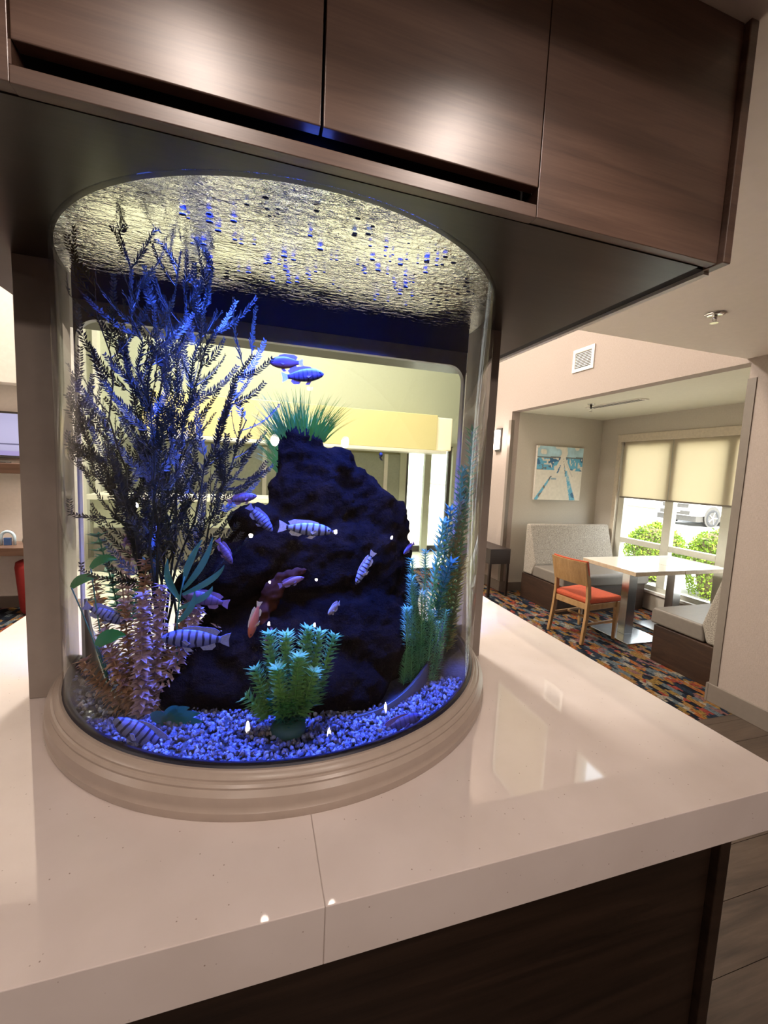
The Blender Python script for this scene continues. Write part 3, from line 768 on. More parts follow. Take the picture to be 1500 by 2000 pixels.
def whorl_stem(mb, pts, leafL, leafw, step, nl, tilt=.35, start=.02, r0=.0016, grow=None, jit=.12):
    n = len(pts); mb.tube(pts, [r0] * n, 4)
    tot = sum((pts[k + 1] - pts[k]).length for k in range(n - 1)); acc = 0; nxt = tot * start; ph = 0
    for k in range(n - 1):
        seg = pts[k + 1] - pts[k]; sl = seg.length; t = seg.normalized()
        a = t.cross(Vector((0, 1, .2))); a.normalize(); b = t.cross(a)
        while nxt < acc + sl + 1e-9:
            p = pts[k] + t * (nxt - acc); fr = nxt / tot; g = grow(fr) if grow else 1
            for q in range(nl):
                an = ph + 2 * PI * q / nl + rng.uniform(-.2, .2)
                d = (a * math.cos(an) + b * math.sin(an) + t * (tilt + rng.uniform(-jit, jit)))
                diamond(mb, p, d, leafL * g * rng.uniform(.8, 1.15), leafw * g, t, .4)
            ph += .6; nxt += step
        acc += sl
# brown tiered plant (foreground left)
bp = thing('brown_tiered_plant', (-.22, .95, 1.06), 'brown plastic plant with tiered whorls of small leaves, front left of the tank', 'aquarium plant')
for (p0, p1, p2, mat_, lab) in (((-.22, .93, 1.07), (-.22, .92, 1.2), (-.215, .93, 1.33), M_mauve, 'front stem coloured mauve as if lit'), ((-.235, .95, 1.07), (-.27, .95, 1.16), (-.30, .96, 1.25), M_brown, None), ((-.24, .97, 1.07), (-.26, .98, 1.2), (-.265, .99, 1.30), M_brown, None),
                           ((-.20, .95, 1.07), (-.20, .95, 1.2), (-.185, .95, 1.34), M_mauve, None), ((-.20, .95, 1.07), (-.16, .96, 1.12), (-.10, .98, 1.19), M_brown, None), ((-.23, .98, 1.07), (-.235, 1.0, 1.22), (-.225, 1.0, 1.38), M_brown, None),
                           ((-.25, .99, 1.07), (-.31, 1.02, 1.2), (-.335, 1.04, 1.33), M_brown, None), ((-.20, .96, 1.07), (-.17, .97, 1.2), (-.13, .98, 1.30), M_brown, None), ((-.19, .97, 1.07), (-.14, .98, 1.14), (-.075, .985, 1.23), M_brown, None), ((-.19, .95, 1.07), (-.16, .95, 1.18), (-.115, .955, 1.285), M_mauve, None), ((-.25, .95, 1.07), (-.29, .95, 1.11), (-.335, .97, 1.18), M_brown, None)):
    b = MB(); whorl_stem(b, bez(p0, p1, p2, 10), .027, .0075, .0105, 10, .12, jit=.5, grow=lambda f: 1.0 - .25 * f)
    o = b.build('stem', mat_, bp, fix=False)
    if lab: o['label'] = lab
# green bush (foreground centre)
gb = thing('green_bush_plant', (.07, .83, 1.05), 'bright green bushy plastic plant with spiky whorls, front centre of the gravel', 'aquarium plant')
MB().lathe([(.001, -.006), (.034, -.006), (.036, .004), (.03, .014), (.012, .02), (.001, .021)], (.07, .825, MT - .006), 20).build('base', plain('green_plant_base', (.03, .10, .08), .6), gb, True)
for (tx_, tz, ty) in ((.03, 1.255, .85), (.062, 1.268, .83), (.105, 1.275, .83), (.13, 1.262, .84), (.165, 1.245, .86), (.005, 1.19, .84), (-.015, 1.145, .83), (.085, 1.23, .80), (.045, 1.21, .80), (.115, 1.20, .80)):
    bx = .07 + (tx_ - .07) * .35
    b = MB(); pts = bez((bx, .825, 1.075), (.07 + (tx_ - .07) * .6, (.82 + ty) / 2 - .01, 1.12), (tx_, ty, tz), 12)
    whorl_stem(b, pts[3:], .026, .0040, .0095, 11, .55, grow=lambda f: 1.05 - .15 * f); b.build('stem', M_bush, gb, fix=False)
b = MB()
for k in range(8): whorl_stem(b, bez((.07 + rng.uniform(-.02, .02), .825 + rng.uniform(-.015, .015), 1.07), (.07 + rng.uniform(-.04, .04), .82, 1.11), (.07 + rng.uniform(-.04, .05), .815, rng.uniform(1.13, 1.19)), 8), .022, .0034, .008, 10, .5)
b.build('lower_foliage', M_bushlow, gb, fix=False, label='deep green lower foliage')
# feathery plants at right
hp = thing('feathery_green_plant', (.40, .95, 1.06), 'grey-green feathery plastic plant with thin stems, front right of the tank', 'aquarium plant')
for (x0, x1, y1, z1) in ((.36, .355, .93, 1.27), (.38, .37, .95, 1.34), (.40, .40, .95, 1.30), (.42, .43, .95, 1.25), (.43, .46, .97, 1.21), (.40, .38, .98, 1.38), (.39, .35, .99, 1.22), (.44, .485, .98, 1.24), (.41, .42, .99, 1.40)):
    b = MB(); whorl_stem(b, bez((x0, .94, 1.066), ((x0 + x1) / 2 + .006, (.94 + y1) / 2, (1.06 + z1) / 2), (x1, y1, z1), 12),   .020, .0016, .0065, 9, .5)
    b.build('stem', M_horn, hp, fix=False)
tp = thing('tall_olive_plant', (.54, 1.10, 1.06), 'tall olive and green leafy plastic plant along the right edge of the tank', 'aquarium plant')
for (x0, x1, y1, z1, m_) in ((.54, .61, 1.12, 1.72, M_horn), (.55, .605, 1.15, 1.55, M_tallleaf), (.52, .575, 1.11, 1.62, M_horn), (.53, .56, 1.08, 1.52, M_tallleaf), (.54, .585, 1.13, 1.60, M_tallleaf), (.50, .52, 1.06, 1.50, M_strap), (.51, .545, 1.10, 1.42, M_tallleaf), (.48, .49, 1.04, 1.46, M_horn), (.55, .58, 1.09, 1.36, M_tallleaf), (.49, .51, 1.02, 1.36, M_bushlow)):
    b = MB(); whorl_stem(b, [clampin(q) for q in bez((x0, 1.09, 1.07), ((x0 + x1) / 2, 1.08, (1.06 + z1) / 2), (x1, y1, z1), 14)], .032, .0048, .016, 6, .75)
    b.build('stem', m_, tp, fix=False)
# strap-leaf plant
def blade(p0, p1, p2, w, mat, parent, name='leaf', n=8):
    pts = bez(p0, p1, p2, n); m = MB(); A = []; B = []; C_ = []
    for k, p in enumerate(pts):
        t = (pts[min(k + 1, n)] - pts[max(k - 1, 0)]).normalized(); s = t.cross(Vector((.2, -1, .1))); s.normalize()
        ww = w * math.sin(PI * min(1, .12 + .88 * k / n)) + .0006
        A.append(p - s * ww); B.append(p + Vector((0, .0015, 0))); C_.append(p + s * ww)
    m.grid([A, B, C_]); return m.build(name, mat, parent, True, fix=False)
st = thing('strap_leaf_plant', (-.14, .95, 1.07), 'teal strap-leaved plastic plant behind the brown tiered plant', 'aquarium plant')
MB().tube(bez((-.15, .96, 1.07), (-.17, .95, 1.25), (-.14, .94, 1.36), 8), .0018, 5).build('stem', M_strap, st, True)
for (ax, az, tx_, tz, bend) in ((-.145, 1.33, -.085, 1.445, .02), (-.145, 1.32, -.062, 1.385, .03), (-.142, 1.35, -.105, 1.44, -.01), (-.15, 1.31, -.17, 1.40, -.02), (-.152, 1.29, -.085, 1.34, .03), (-.155, 1.26, -.12, 1.33, .02)):
    blade((ax, .945, az), ((ax + tx_) / 2 + bend, .935, (az + tz) / 2), (tx_, .93, tz), .0062, M_strap, st)
gl_ = thing('broad_leaf_plant', (-.26, .95, 1.07), 'small plastic plant with broad bright green leaves at the left of the tank', 'aquarium plant')
for (tx_, ty, tz, w_, L) in ((-.235, .89, 1.262, .013, .06), (-.31, .99, 1.35, .009, .06), (-.275, .99, 1.39, .008, .05)):
    st_ = bez((-.29, .99, 1.07), (-.30, .97, 1.18), (tx_ - .05, ty, tz - .02), 8)
    MB().tube(st_, .0014, 5).build('stem', M_bushlow, gl_, True)
    blade(st_[-1], st_[-1] + Vector((.02, -.004, .03)), (tx_, ty - .006, tz), w_, M_leafgreen, gl_)
lo = thing('low_leaf_plant', (-.14, .87, 1.065), 'low dark green spreading leaves on the gravel beside the brown plant', 'aquarium plant')
for (dx, dz) in ((.07, .03), (.05, .045), (.075, .012), (.03, .05), (-.02, .04)):
    blade((-.17, .885, 1.07), (-.17 + dx * .5, .87, 1.075 + dz * .8), (-.17 + dx, .86, 1.07 + dz), .011, M_bushlow, lo)
pu = thing('purple_plant', (-.29, 1.10, 1.07), 'small purple and green rosette plant half hidden behind the fern', 'aquarium plant')
for k in range(4):
    b = MB(); a = k * 1.7; tx_, tz = -.29 + .05 * math.cos(a), 1.36 + .03 * k
    whorl_stem(b, bez((-.29, 1.10, 1.07), (-.29, 1.09, 1.22), (tx_, 1.08, tz), 8)[4:], .026, .006, .017, 7, .5); b.build('rosette', M_mauve if k % 2 else M_bushlow, pu, fix=False)
# grass tuft on the rock
tf = thing('grass_tuft', (.115, 1.12, 1.68), 'tuft of green grass-like plastic blades on top of the dark rock', 'aquarium plant')
b = MB()
for k in range(320):
    a = rng.uniform(0, 2 * PI); rr = rng.uniform(0, 1) ** .5; base = Vector((  .112 + .060 * rr * math.cos(a), 1.12 + .035 * rr * math.sin(a), 1.665))
    lean = Vector((math.cos(a) * rr * .085 + rng.normal(0, .012), math.sin(a) * rr * .04, 0)); L = rng.uniform(.085, .15) * (1 - .25 * rr)
    if k % 7 == 0: base = Vector((.05, 1.08, 1.66 - rng.uniform(0, .08))); lean = Vector((-.05 - rng.uniform(0, .02), -.02, 0)); L = rng.uniform(.02, .09)
    tip = base + lean + Vector((0, 0, L)); mid = base + lean * .35 + Vector((0, 0, L * .6)); pts = bez(base, mid, tip, 4)
    i = len(b.v)
    for q, p in enumerate(pts):
        w_ = .0017 * (1 - q / 4.2); b.v += [(p.x - w_, p.y, p.z), (p.x + w_, p.y + .0006, p.z)]
    for q in range(4): b.f.append((i + 2 * q, i + 2 * q + 1, i + 2 * q + 3, i + 2 * q + 2)); b.mi.append(0)
b.build('blades', M_tuft, tf, fix=False, kind='stuff')
# upright lit tube, bubbles and snail
hb = thing('heater_tube', (-.215, 1.02, 1.30), 'upright glass tube coloured as if lit blue, among the plants at left', 'tube')
MB().tube([(-.215, 1.02, 1.33), (-.215, 1.02, 1.44)], .0065, 10).build('tube', plain('blue_lit_tube', (.12, .28, .62), .15), hb, True)  # blue lamp light put into the tube's colour
MB().tube([(-.215, 1.02, 1.44), (-.215, 1.02, 1.456)], .0078, 10).build('cap', plain('tube_cap', (.45, .5, .62), .4), hb, True)
bb = MB()
for k in range(120):
    x = rng.uniform(-.15, .5); y = rng.uniform(.76, 1.1)
    if math.hypot(x - TX, y - TY) > TI - .03: continue
    q = iv * rng.uniform(.002, .005) * np.array([1.5, 1, .45]) + np.array([x, y, ZU - .012]); i = len(bb.v)
    bb.v += [tuple(p) for p in q]; bb.f += [tuple(int(j) + i for j in f) for f in ifc]; bb.mi += [0] * len(ifc)
o = bb.build('air_bubbles', plain('blue_bubble', (.03, .055, .2), .25), None, True); o['kind'] = 'stuff'; tag(o, 'scattered blue bubbles floating under the water surface', 'bubbles')
sn = thing('snail', (.36, 1.232, 1.645), 'tiny dark snail clinging to the rear glass right of the rock', 'snail')
MB().lathe([(.0005, -.008), (.004, -.006), (.0062, 0), (.005, .005), (.0005, .008)], (.36, 1.23, 1.645), 10).build('shell', M_dark, sn, True)
MB().tube([(.358, 1.234, 1.640), (.362, 1.234, 1.632), (.366, 1.233, 1.628)], [.003, .003, .0012], 6).build('foot', M_dark, sn, True)

# ------------------------------------------------------------------ fish
def fish_mesh(hscale=1.0):
    m = MB()
    prof = [(.50, .006, .004, 0.0), (.485, .030, .020, -.004), (.44, .068, .042, 0), (.36, .108, .058, .006), (.25, .138, .066, .008), (.10, .150, .066, .006), (-.05, .136, .058, .004), (-.18, .100, .042, .003), (-.27, .066, .026, .002), (-.33, .052, .016, .001), (-.36, .050, .010, 0)]
    rows = []
    for x, h, w_, z in prof:
        rows.append([(x, w_ * math.sin(a) * (1 - .12 * math.cos(a)), z + h * hscale * math.cos(a)) for a in (2 * PI * k / 14 for k in range(14))])
    m.grid(rows, True, True); return m
def flat(poly, th=.008):
    m = MB(); m.prism([(x, z) for x, z in poly], 'y', -th / 2, th / 2); return m
def mk_fish(label, body, fin, tailm, hs=1.0):
    t = thing('cichlid_fish', (0, 0, 0), label, 'fish', 'fish swimming in the tank')
    fish_mesh(hs).build('body', body, t, True, local=True)
    h = hs
    flat([(.24, .13 * h), (.20, .175 * h), (.05, .205 * h), (-.10, .195 * h), (-.24, .185 * h), (-.34, .13 * h), (-.29, .055 * h), (-.1, .10 * h), (.1, .13 * h)]).build('dorsal_fin', fin, t, local=True)
    flat([(-.34, .045), (-.42, .085), (-.50, .115), (-.485, .04), (-.48, 0), (-.485, -.04), (-.50, -.115), (-.42, -.085), (-.34, -.045)]).build('tail_fin', tailm, t, local=True)
    flat([(-.06, -.12 * h), (-.12, -.18 * h), (-.25, -.17 * h), (-.30, -.11 * h), (-.27, -.05 * h), (-.12, -.10 * h)]).build('anal_fin', fin, t, local=True)
    flat([(.20, -.12 * h), (.12, -.21 * h), (.02, -.20 * h), (.10, -.125 * h)]).build('pelvic_fin', fin, t, local=True)
    for s in (-1, 1):
        m = MB(); m.lathe([(.001, -.010), (.016, -.008), (.021, 0), (.016, .008), (.001, .010)], (.405, s * .044, .030 * h), 12, 'y'); m.build('eye', M_eye, t, True, local=True)
        m = MB(); a = Vector((.20, s * .062, -.02)); m.v = [tuple(a), tuple(a + Vector((-.05, s * .025, .035))), tuple(a + Vector((-.13, s * .035, -.02))), tuple(a + Vector((-.09, s * .03, -.055)))]; m.f = [(0, 1, 2, 3)]; m.mi = [0]
        o = m.build('pectoral_fin', fin, t, local=True, fix=False); sd = o.modifiers.new('thick', 'SOLIDIFY'); sd.thickness = .004
    return t
KINDS = {'bar': (F_bar, M_finb, M_finb, 1.0), 'white': (F_white, M_finw, M_finw, .82), 'purple': (F_purple, M_finp, M_finp, 1.0), 'blue': (F_blue, M_finp, M_finw, 1.05),
         'orange': (F_orange, M_finp, M_finy, 1.25), 'orange2': (F_orange2, M_finy, M_finy, 1.05), 'pale': (F_pale, M_finw, M_finw, 1.2), 'pink': (F_pink, M_finp, M_finp, .9)}
protos = {}
# kind, centre, length, heading angle in the XZ plane, turn toward the viewer, label
FISH = [('orange', (.065, 1.050, 1.842), .078, -174, 0, 'violet fish with yellow tail facing left above the grass tuft'),
 ('blue', (.099, 1.000, 1.806), .096, 10, 0, 'dark blue barred fish facing right just above the grass tuft'),
 ('purple', (-.030, 1.02, 1.519), .066, 14, 0, 'small purple fish facing right beside the fern, left of the rock'),
 ('bar', (.010, .985, 1.478), .080, -46, 10, 'blue barred fish swimming steeply down beside the rock neck'),
 ('white', (.110, .950, 1.459), .124, -6, 0, 'silvery blue fish with black bars facing right before the rock'),
 ('purple', (-.062, .94, 1.412), .062, -58, 20, 'dim purple fish nosing down above the strap leaves'),
 ('pink', (.080, .955, 1.337), .060, 18, 0, 'dim pinkish fish before the middle of the dark rock'),
 ('white', (.253, .96, 1.364), .090, -122, 15, 'slim silver barred fish diving nearly head down before the rock'),
 ('purple', (.390, 1.03, 1.396), .050, -150, 30, 'small dim purple fish before the right slope of the rock'),
 ('pale', (.170, .90, 1.288), .055, -170, 50, 'pale round-headed fish peering out of the dark rock'),
 ('bar', (-.300, .985, 1.272), .088, -30, 0, 'blue barred fish facing right at the far left of the tank'),
 ('purple', (-.100, .95, 1.306), .098, 164, 0, 'muted purple fish facing left behind the brown plant tops'),
 ('bar', (-.110, .88, 1.247), .128, 174, 0, 'bright blue barred fish facing left in front of the brown plant'),
 ('orange2', (.001, .93, 1.262), .080, -108, 35, 'orange fish pointing down beside the dark rock base'),
 ('pink', (.030, .92, 1.228), .036, -120, 30, 'tiny pinkish fish above the green bush plant'),
 ('bar', (-.195, .835, 1.082), .128, 140, 0, 'large blue barred fish resting over the gravel at left'),
 ('blue', (.300, .79, 1.064), .100, 16, 0, 'violet blue fish lying along the gravel at the right front'),
 ('purple', (-.270, 1.07, 1.42), .052, 45, 0, 'small purple fish half hidden among plants at left')]
for kind, c, L, ang, turn, lab in FISH:
    if kind not in protos: t = mk_fish(lab, *KINDS[kind]); protos[kind] = t
    else: t = copy_tree(protos[kind]); t['label'] = lab
    a = R(ang); h = Vector((math.cos(a), 0, math.sin(a)))
    h = Vector((h.x * math.cos(R(turn)), -math.sin(R(turn)) * math.hypot(h.x, 0.3), h.z)).normalized()
    z = Vector((0, 0, 1)); y = z.cross(h)
    if y.length < .2: y = Vector((0, 1, 0))
    y.normalize(); z = h.cross(y)
    M_ = Matrix((h, y, z)).transposed()
    t.location = c; t.rotation_euler = M_.to_euler(); t.scale = (L, L, L)

# ------------------------------------------------------------------ alcove: picture, benches, tables, chair
pc = thing('canvas_picture', (4.04, YF - .03, 1.66), 'square blue and white canvas picture on the alcove wall above the bench', 'picture')
x0, x1, z0, z1 = 3.665, 4.43, 1.285, 2.03
box(x0, x1, YF - .04, YF - .001, z0, z1).build('canvas', plain('canvas_edge', (.55, .52, .46), .8), pc, bevel=.003)
NX, NZ = 90, 90
m = MB(); m.grid([[(x0 + .004 + (x1 - x0 - .008) * i / NX, YF - .0415, z0 + .004 + (z1 - z0 - .008) * j / NZ) for i in range(NX + 1)] for j in range(NZ + 1)])
po = m.build('print', M_print, pc)
_tab = rng.random((64, 64))
def vn(x, y):
    i, j = math.floor(x), math.floor(y); fx, fy = x - i, y - j; fx = fx * fx * (3 - 2 * fx); fy = fy * fy * (3 - 2 * fy)
    g = lambda a, b: _tab[a % 64, b % 64]
    return ((g(i, j) * (1 - fx) + g(i + 1, j) * fx) * (1 - fy) + (g(i, j + 1) * (1 - fx) + g(i + 1, j + 1) * fx) * fy) * 2 - 1
def pic(co):
    u = (co.x + pc.location.x - x0) / (x1 - x0); v = (co.z + pc.location.z - z0) / (z1 - z0)
    n1 = vn(7 * u, 9 * v) * 1.3; n2 = vn(31 * u + 5, 27 * v + 3) * 1.3
    white = np.array((.74, .71, .63)); blue = np.array((.13, .42, .62)); deep = np.array((.04, .15, .30)); sky_ = np.array((.40, .60, .68)); grey = np.array((.16, .17, .17))
    vx, vy = .56, .80
    c = white
    if v > .80: c = sky_ * (1 + .2 * n1) if n1 > -.5 else white
    elif v > .56 and abs(u - vx) > (vy - v) * .55 + .05 and abs(u - vx) < (vy - v) * 1.7 + .5:
        c = (blue if n1 > -.1 else deep) if n2 > -.35 else white
        if v < .66 and u < .28: c = grey if n2 > .3 else blue
    if abs(v - (.80 + .02 * (u - .5))) < .012 and abs(u - vx) > .05: c = grey
    s = (vy - v)
    if s > 0:
        e = (u - vx) / s
        if .20 < e < .27 and v > .45: c = grey if n2 > -.3 else blue
        if .26 < e < .42 and v < .56: c = (blue if n1 > -.25 else deep) if n2 > -.6 else sky_
        if .62 < e < .70 and v > .45: c = white * .75
        if -.42 < e < -.30 and .5 < v < .66: c = deep if n1 > 0 else sky_
        if -.72 < e < -.62 and v < .45: c = blue if n2 > -.3 else grey
        if -.60 < e < -.30 and abs(v - .40) < .02: c = np.array((.3, .42, .5))
    return tuple(np.clip(c * (1 + .05 * n2), 0, 1))
paint(po, pic)

def bench(name_loc, label, ybk, yft, x0, x1, sgn):
    """sgn +1: seat faces -Y (back at large y)"""
    t = thing('banquette_bench', name_loc, label, 'bench', 'padded banquette benches in the alcove')
    a, b = sorted((ybk, yft)); Y = lambda q: yft + (ybk - yft) * q        # q=0 front, q=1 back
    w = MB(); w.box(x0, x1, min(Y(.03), Y(1)), max(Y(.03), Y(1)), 0, .33); w.build('base', M_benchwood, t, bevel=.004)
    w = MB(); w.prism([(Y(-.05), .335), (Y(-.05), .455), (Y(-.01), .475), (Y(.70), .475), (Y(.74), .335)], 'x', x0 + .01, x1 - .01); w.build('seat_cushion', M_seat, t, bevel=.018, seg=3)
    w = MB(); w.prism([(Y(.68), .478), (Y(.90), .985), (Y(1.0), .985), (Y(1.0), .335), (Y(.76), .335)], 'x', x0 + .01, x1 - .01); w.build('back_cushion', M_tweed, t, bevel=.022, seg=3)
    return t
bench((4.05, 4.3, 0), 'grey tweed banquette bench against the far alcove wall under the picture', 4.70, 3.96, 3.40, 4.70, 1)
bench((4.05, 2.45, 0), 'dark based banquette bench end beside the near wall edge, seen from behind', 2.19, 2.80, 3.44, 4.70, -1)

def table(cx, cy, w_, d_, label):
    t = thing('pedestal_table', (cx, cy, 0), label, 'table', 'white pedestal tables in the alcove')
    z = .75
    box(cx - w_ / 2, cx + w_ / 2, cy - d_ / 2, cy + d_ / 2, z - .004, z).build('tabletop', M_tabletop, t)
    box(cx - w_ / 2, cx + w_ / 2, cy - d_ / 2, cy + d_ / 2, z - .042, z - .004).build('table_edge', M_tableedge, t, bevel=.002)
    box(cx - .055, cx + .055, cy - .045, cy + .045, .012, z - .055).build('column', M_steel, t, bevel=.004)
    box(cx - .16, cx + .16, cy - .12, cy + .12, z - .055, z - .042).build('top_plate', M_dark, t)
    box(cx - .235, cx + .235, cy - .26, cy + .26, 0, .012).build('base_plate', M_steel, t, bevel=.004)
    return t
table(3.735, 3.34, .62, .67, 'white topped pedestal table nearer the chair, on a steel base plate')
table(4.36, 3.345, .60, .67, 'white topped pedestal table beside the window, on a steel base plate')

ch = thing('dining_chair', (3.26, 3.42, 0), 'wooden dining chair with orange-red seat at the end of the tables', 'chair', rot=(0, 0, R(8)))
def cp(mb, name, mat, bevel=.004, smooth=False): return mb.build(name, mat, ch, smooth, bevel=bevel, local=True)
for s in (-1, 1):
    pts = [(-.255, s * .205, 0), (-.215, s * .20, .25), (-.20, s * .195, .45), (-.215, s * .19, .62), (-.27, s * .185, .77)]
    m = MB(); rows = []
    for k, (x, y, z) in enumerate(pts):
        a = (.017, .022, .024, .02, .016)[k]; rows.append([(x - a, y - .014, z), (x + a, y - .014, z), (x + a, y + .014, z), (x - a, y + .014, z)])
    m.grid(rows, True, True); cp(m, 'rear_leg', M_chairwood)
    m = MB(); rows = []
    for (x, y, z, a) in ((.20, s * .205, 0, .014), (.205, s * .205, .25, .018), (.205, s * .205, .395, .022)):
        rows.append([(x - a, y - a, z), (x + a, y - a, z), (x + a, y + a, z), (x - a, y + a, z)])
    m.grid(rows, True, True); cp(m, 'front_leg', M_chairwood)
    cp(MB().box(-.19, .20, s * .205 - .011, s * .205 + .011, .335, .395), 'side_rail', M_chairwood)
    cp(MB().box(-.21, .20, s * .2 - .009, s * .2 + .009, .18, .205), 'stretcher', M_chairwood)
cp(MB().box(.19, .212, -.20, .20, .335, .395), 'front_rail', M_chairwood)
cp(MB().box(-.215, -.195, -.20, .20, .335, .395), 'back_rail', M_chairwood)
cp(MB().box(-.02, 0, -.2, .2, .18, .203), 'cross_stretcher', M_chairwood)
m = MB(); m.prism([(-.215, -.21), (.235, -.235), (.235, .235), (-.215, .21)], 'z', .395, .455); cp(m, 'seat', M_redseat, .02)
def curved(x_off, th, z0, z1, hw):
    m = MB(); N = 10; rows = []
    for (zz, lean) in ((z0, -.225), (z1, -.285)):
        f_ = []; b_ = []
        for k in range(N + 1):
            u = -1 + 2 * k / N; bow = .035 * (1 - u * u)
            f_.append((lean - bow + x_off + th, u * hw, zz)); b_.append((lean - bow + x_off, u * hw, zz))
        rows.append(f_ + b_[::-1])
    m.grid(rows, True, True); return m
cp(curved(-.012, .02, .575, .81, .205), 'backrest_panel', M_chairwood, .003, False)
cp(curved(.010, .028, .58, .82, .202), 'back_pad', M_redseat, .006, False)

# console by the far jamb
cn = thing('console_table', (3.1, 4.95, 0), 'dark brown console table by the wall beyond the far jamb', 'table')
box(2.92, 3.22, 4.72, 5.75, .44, .64).build('drawer_box', M_darkbrown, cn, bevel=.004)
for (x, y) in ((2.935, 4.74), (3.2, 4.74), (2.935, 5.73), (3.2, 5.73)): box(x - .015, x + .015, y - .015, y + .015, 0, .44).build('leg', M_darkbrown, cn)

# vent, sconce, sprinklers, slot diffuser
vt = thing('wall_vent', (XW, 3.73, 2.84), 'square white louvred vent grille high on the pinkish wall', 'vent')
v0, v1, vz0, vz1 = 3.585, 3.885, 2.725, 2.96
m = MB()
for (a, b, c, d) in ((v0, v1, vz0, vz0 + .035), (v0, v1, vz1 - .035, vz1), (v0, v0 + .035, vz0 + .035, vz1 - .035), (v1 - .035, v1, vz0 + .035, vz1 - .035)): m.box(XW - .012, XW - .0005, a, b, c, d)
m.build('frame', M_white, vt)
box(XW - .004, XW - .0005, v0 + .035, v1 - .035, vz0 + .035, vz1 - .035).build('backing', M_dark, vt)
for k in range(10):
    z = vz0 + .046 + k * .0163; m = MB(); m.prism([(XW - .010, z), (XW - .009, z + .002), (XW - .004, z + .009), (XW - .005, z + .007)], 'y', v0 + .035, v1 - .035); m.build('louvre', M_white, vt)
so = thing('wall_sconce', (XW, 5.24, 2.09), 'small lit white wall sconce beyond the tank on the right wall', 'lamp')
box(XW - .016, XW - .0005, 5.17, 5.31, 1.93, 2.25).build('back_plate', M_dark, so, bevel=.003)
box(XW - .075, XW - .016, 5.185, 5.295, 1.955, 2.225).build('shade', emitter('sconce_shade', (1, .86, .70), 3.0), so, bevel=.012)
lamp('sconce_lamp', 'POINT', (XW - .16, 5.24, 2.1), 7, WARM, so, size=.06)
def sprinkler(loc, label, drop, r, bodymat=None):
    t = thing('fire_sprinkler', loc, label, 'sprinkler', 'ceiling fire sprinklers'); x, y, z = loc
    MB().lathe([(.001, -.001), (r, -.001), (r, -.006), (r * .7, -.012), (.001, -.012)], loc, 20).build('escutcheon', M_chrome, t, True)
    MB().lathe([(.001, -.012), (.012, -.012), (.011, -drop * .6), (.004, -drop * .65), (.001, -drop * .65)], loc, 12).build('body', bodymat or M_chrome, t, True)
    MB().lathe([(.001, -drop), (r * .42, -drop), (r * .42, -drop - .003), (.001, -drop - .003)], loc, 16).build('deflector', M_chrome, t)
    for s in (-1, 1): MB().tube([(x + s * .011, y, z - drop * .55), (x + s * .013, y, z - drop * .8), (x + s * .004, y, z - drop)], .0025, 5).build('arm', M_chrome, t)
sprinkler((2.255, 1.68, ZS), 'chrome pendent fire sprinkler on the low pink ceiling', .045, .045)
sprinkler((3.62, 3.98, 2.45), 'dark chrome fire sprinkler on the alcove ceiling', .085, .04, M_dark)
sd = thing('slot_diffuser', (3.8, 3.8, 2.45), 'long slotted air diffuser in the alcove ceiling', 'vent')
box(3.74, 3.86, 3.45, 4.20, 2.441, 2.4498).build('frame', M_white, sd, bevel=.002)
for k in range(3): box(3.755 + k * .034, 3.772 + k * .034, 3.48, 4.17, 2.4395, 2.442).build('slot', M_dark, sd)

# ------------------------------------------------------------------ left: television, shelf, desk
tv = thing('television', (-2.6, 5.15, 1.6), 'wall mounted flat television at the left edge of the picture', 'television')
box(-3.6, -2.19, 5.15, 5.195, 1.55, 2.01).build('housing', M_dark, tv, bevel=.004)
m = MB(); m.grid([[(-3.58 + 1.37 * i / 40, 5.1485, 1.575 + .415 * j / 40) for i in range(41)] for j in range(41)])
s_ = m.build('screen', M_screen, tv)
def scr(co):
    u = (co.x + tv.location.x + 3.58) / 1.37; v = (co.z + tv.location.z - 1.575) / .415
    c = np.array((.30, .31, .50)) * (.85 + .3 * v)
    if .26 < v < .30 and u < .965: c = np.array((.03, .03, .08))
    if v < .10: c = np.array((.22, .20, .42))
    return tuple(c)
paint(s_, scr)
o = box(-6, -2.10, 5.02, 5.199, 1.40, 1.50).build('floating_shelf', M_wood, None, bevel=.003); tag(o, 'brown wooden floating shelf under the television', 'shelf')
o = box(-2.62, -2.36, 5.06, 5.16, 1.50, 1.515).build('flat_box', M_dark, None, bevel=.002); tag(o, 'flat dark media box on the shelf below the television', 'media box')
dk = thing('wall_desk', (-3.2, 5.0, 0), 'long brown wooden bench table below the television', 'table')
box(-6, -2.10, 4.80, 5.18, .62, .70).build('top', M_wood, dk, bevel=.004)
for x in (-5.9, -2.8): box(x - .03, x + .03, 4.9, 5.15, 0, .62).build('leg', M_wood, dk)
ot = thing('ottoman', (-2.11, 4.98, 0), 'red upholstered ottoman beside the desk at the left', 'ottoman')
MB().lathe([(.001, .02), (.12, .02), (.135, .05), (.165, .48), (.158, .53), (.13, .545), (.001, .55)], (-2.11, 4.98, 0), 28).build('cushion', M_redott, ot, True)
MB().lathe([(.001, 0), (.11, 0), (.11, .02), (.001, .02)], (-2.11, 4.98, 0), 20).build('foot', M_dark, ot)
cl = thing('arched_ornament', (-2.32, 4.95, .70), 'small blue and white arched ornament standing on the desk', 'ornament')
pts = [(-2.32 + .055 * math.cos(PI * k / 12), 4.95, .70 + .075 + .06 * math.sin(PI * k / 12)) for k in range(13)]
pts = [(-2.265, 4.95, .702)] + pts + [(-2.375, 4.95, .702)]
MB().tube(pts, .014, 8).build('arch', plain('pale_blue_ceramic', (.45, .58, .68), .3), cl, True)
box(-2.35, -2.29, 4.935, 4.965, .70, .775).build('panel', plain('blue_ceramic', (.06, .12, .30), .3), cl, bevel=.004)
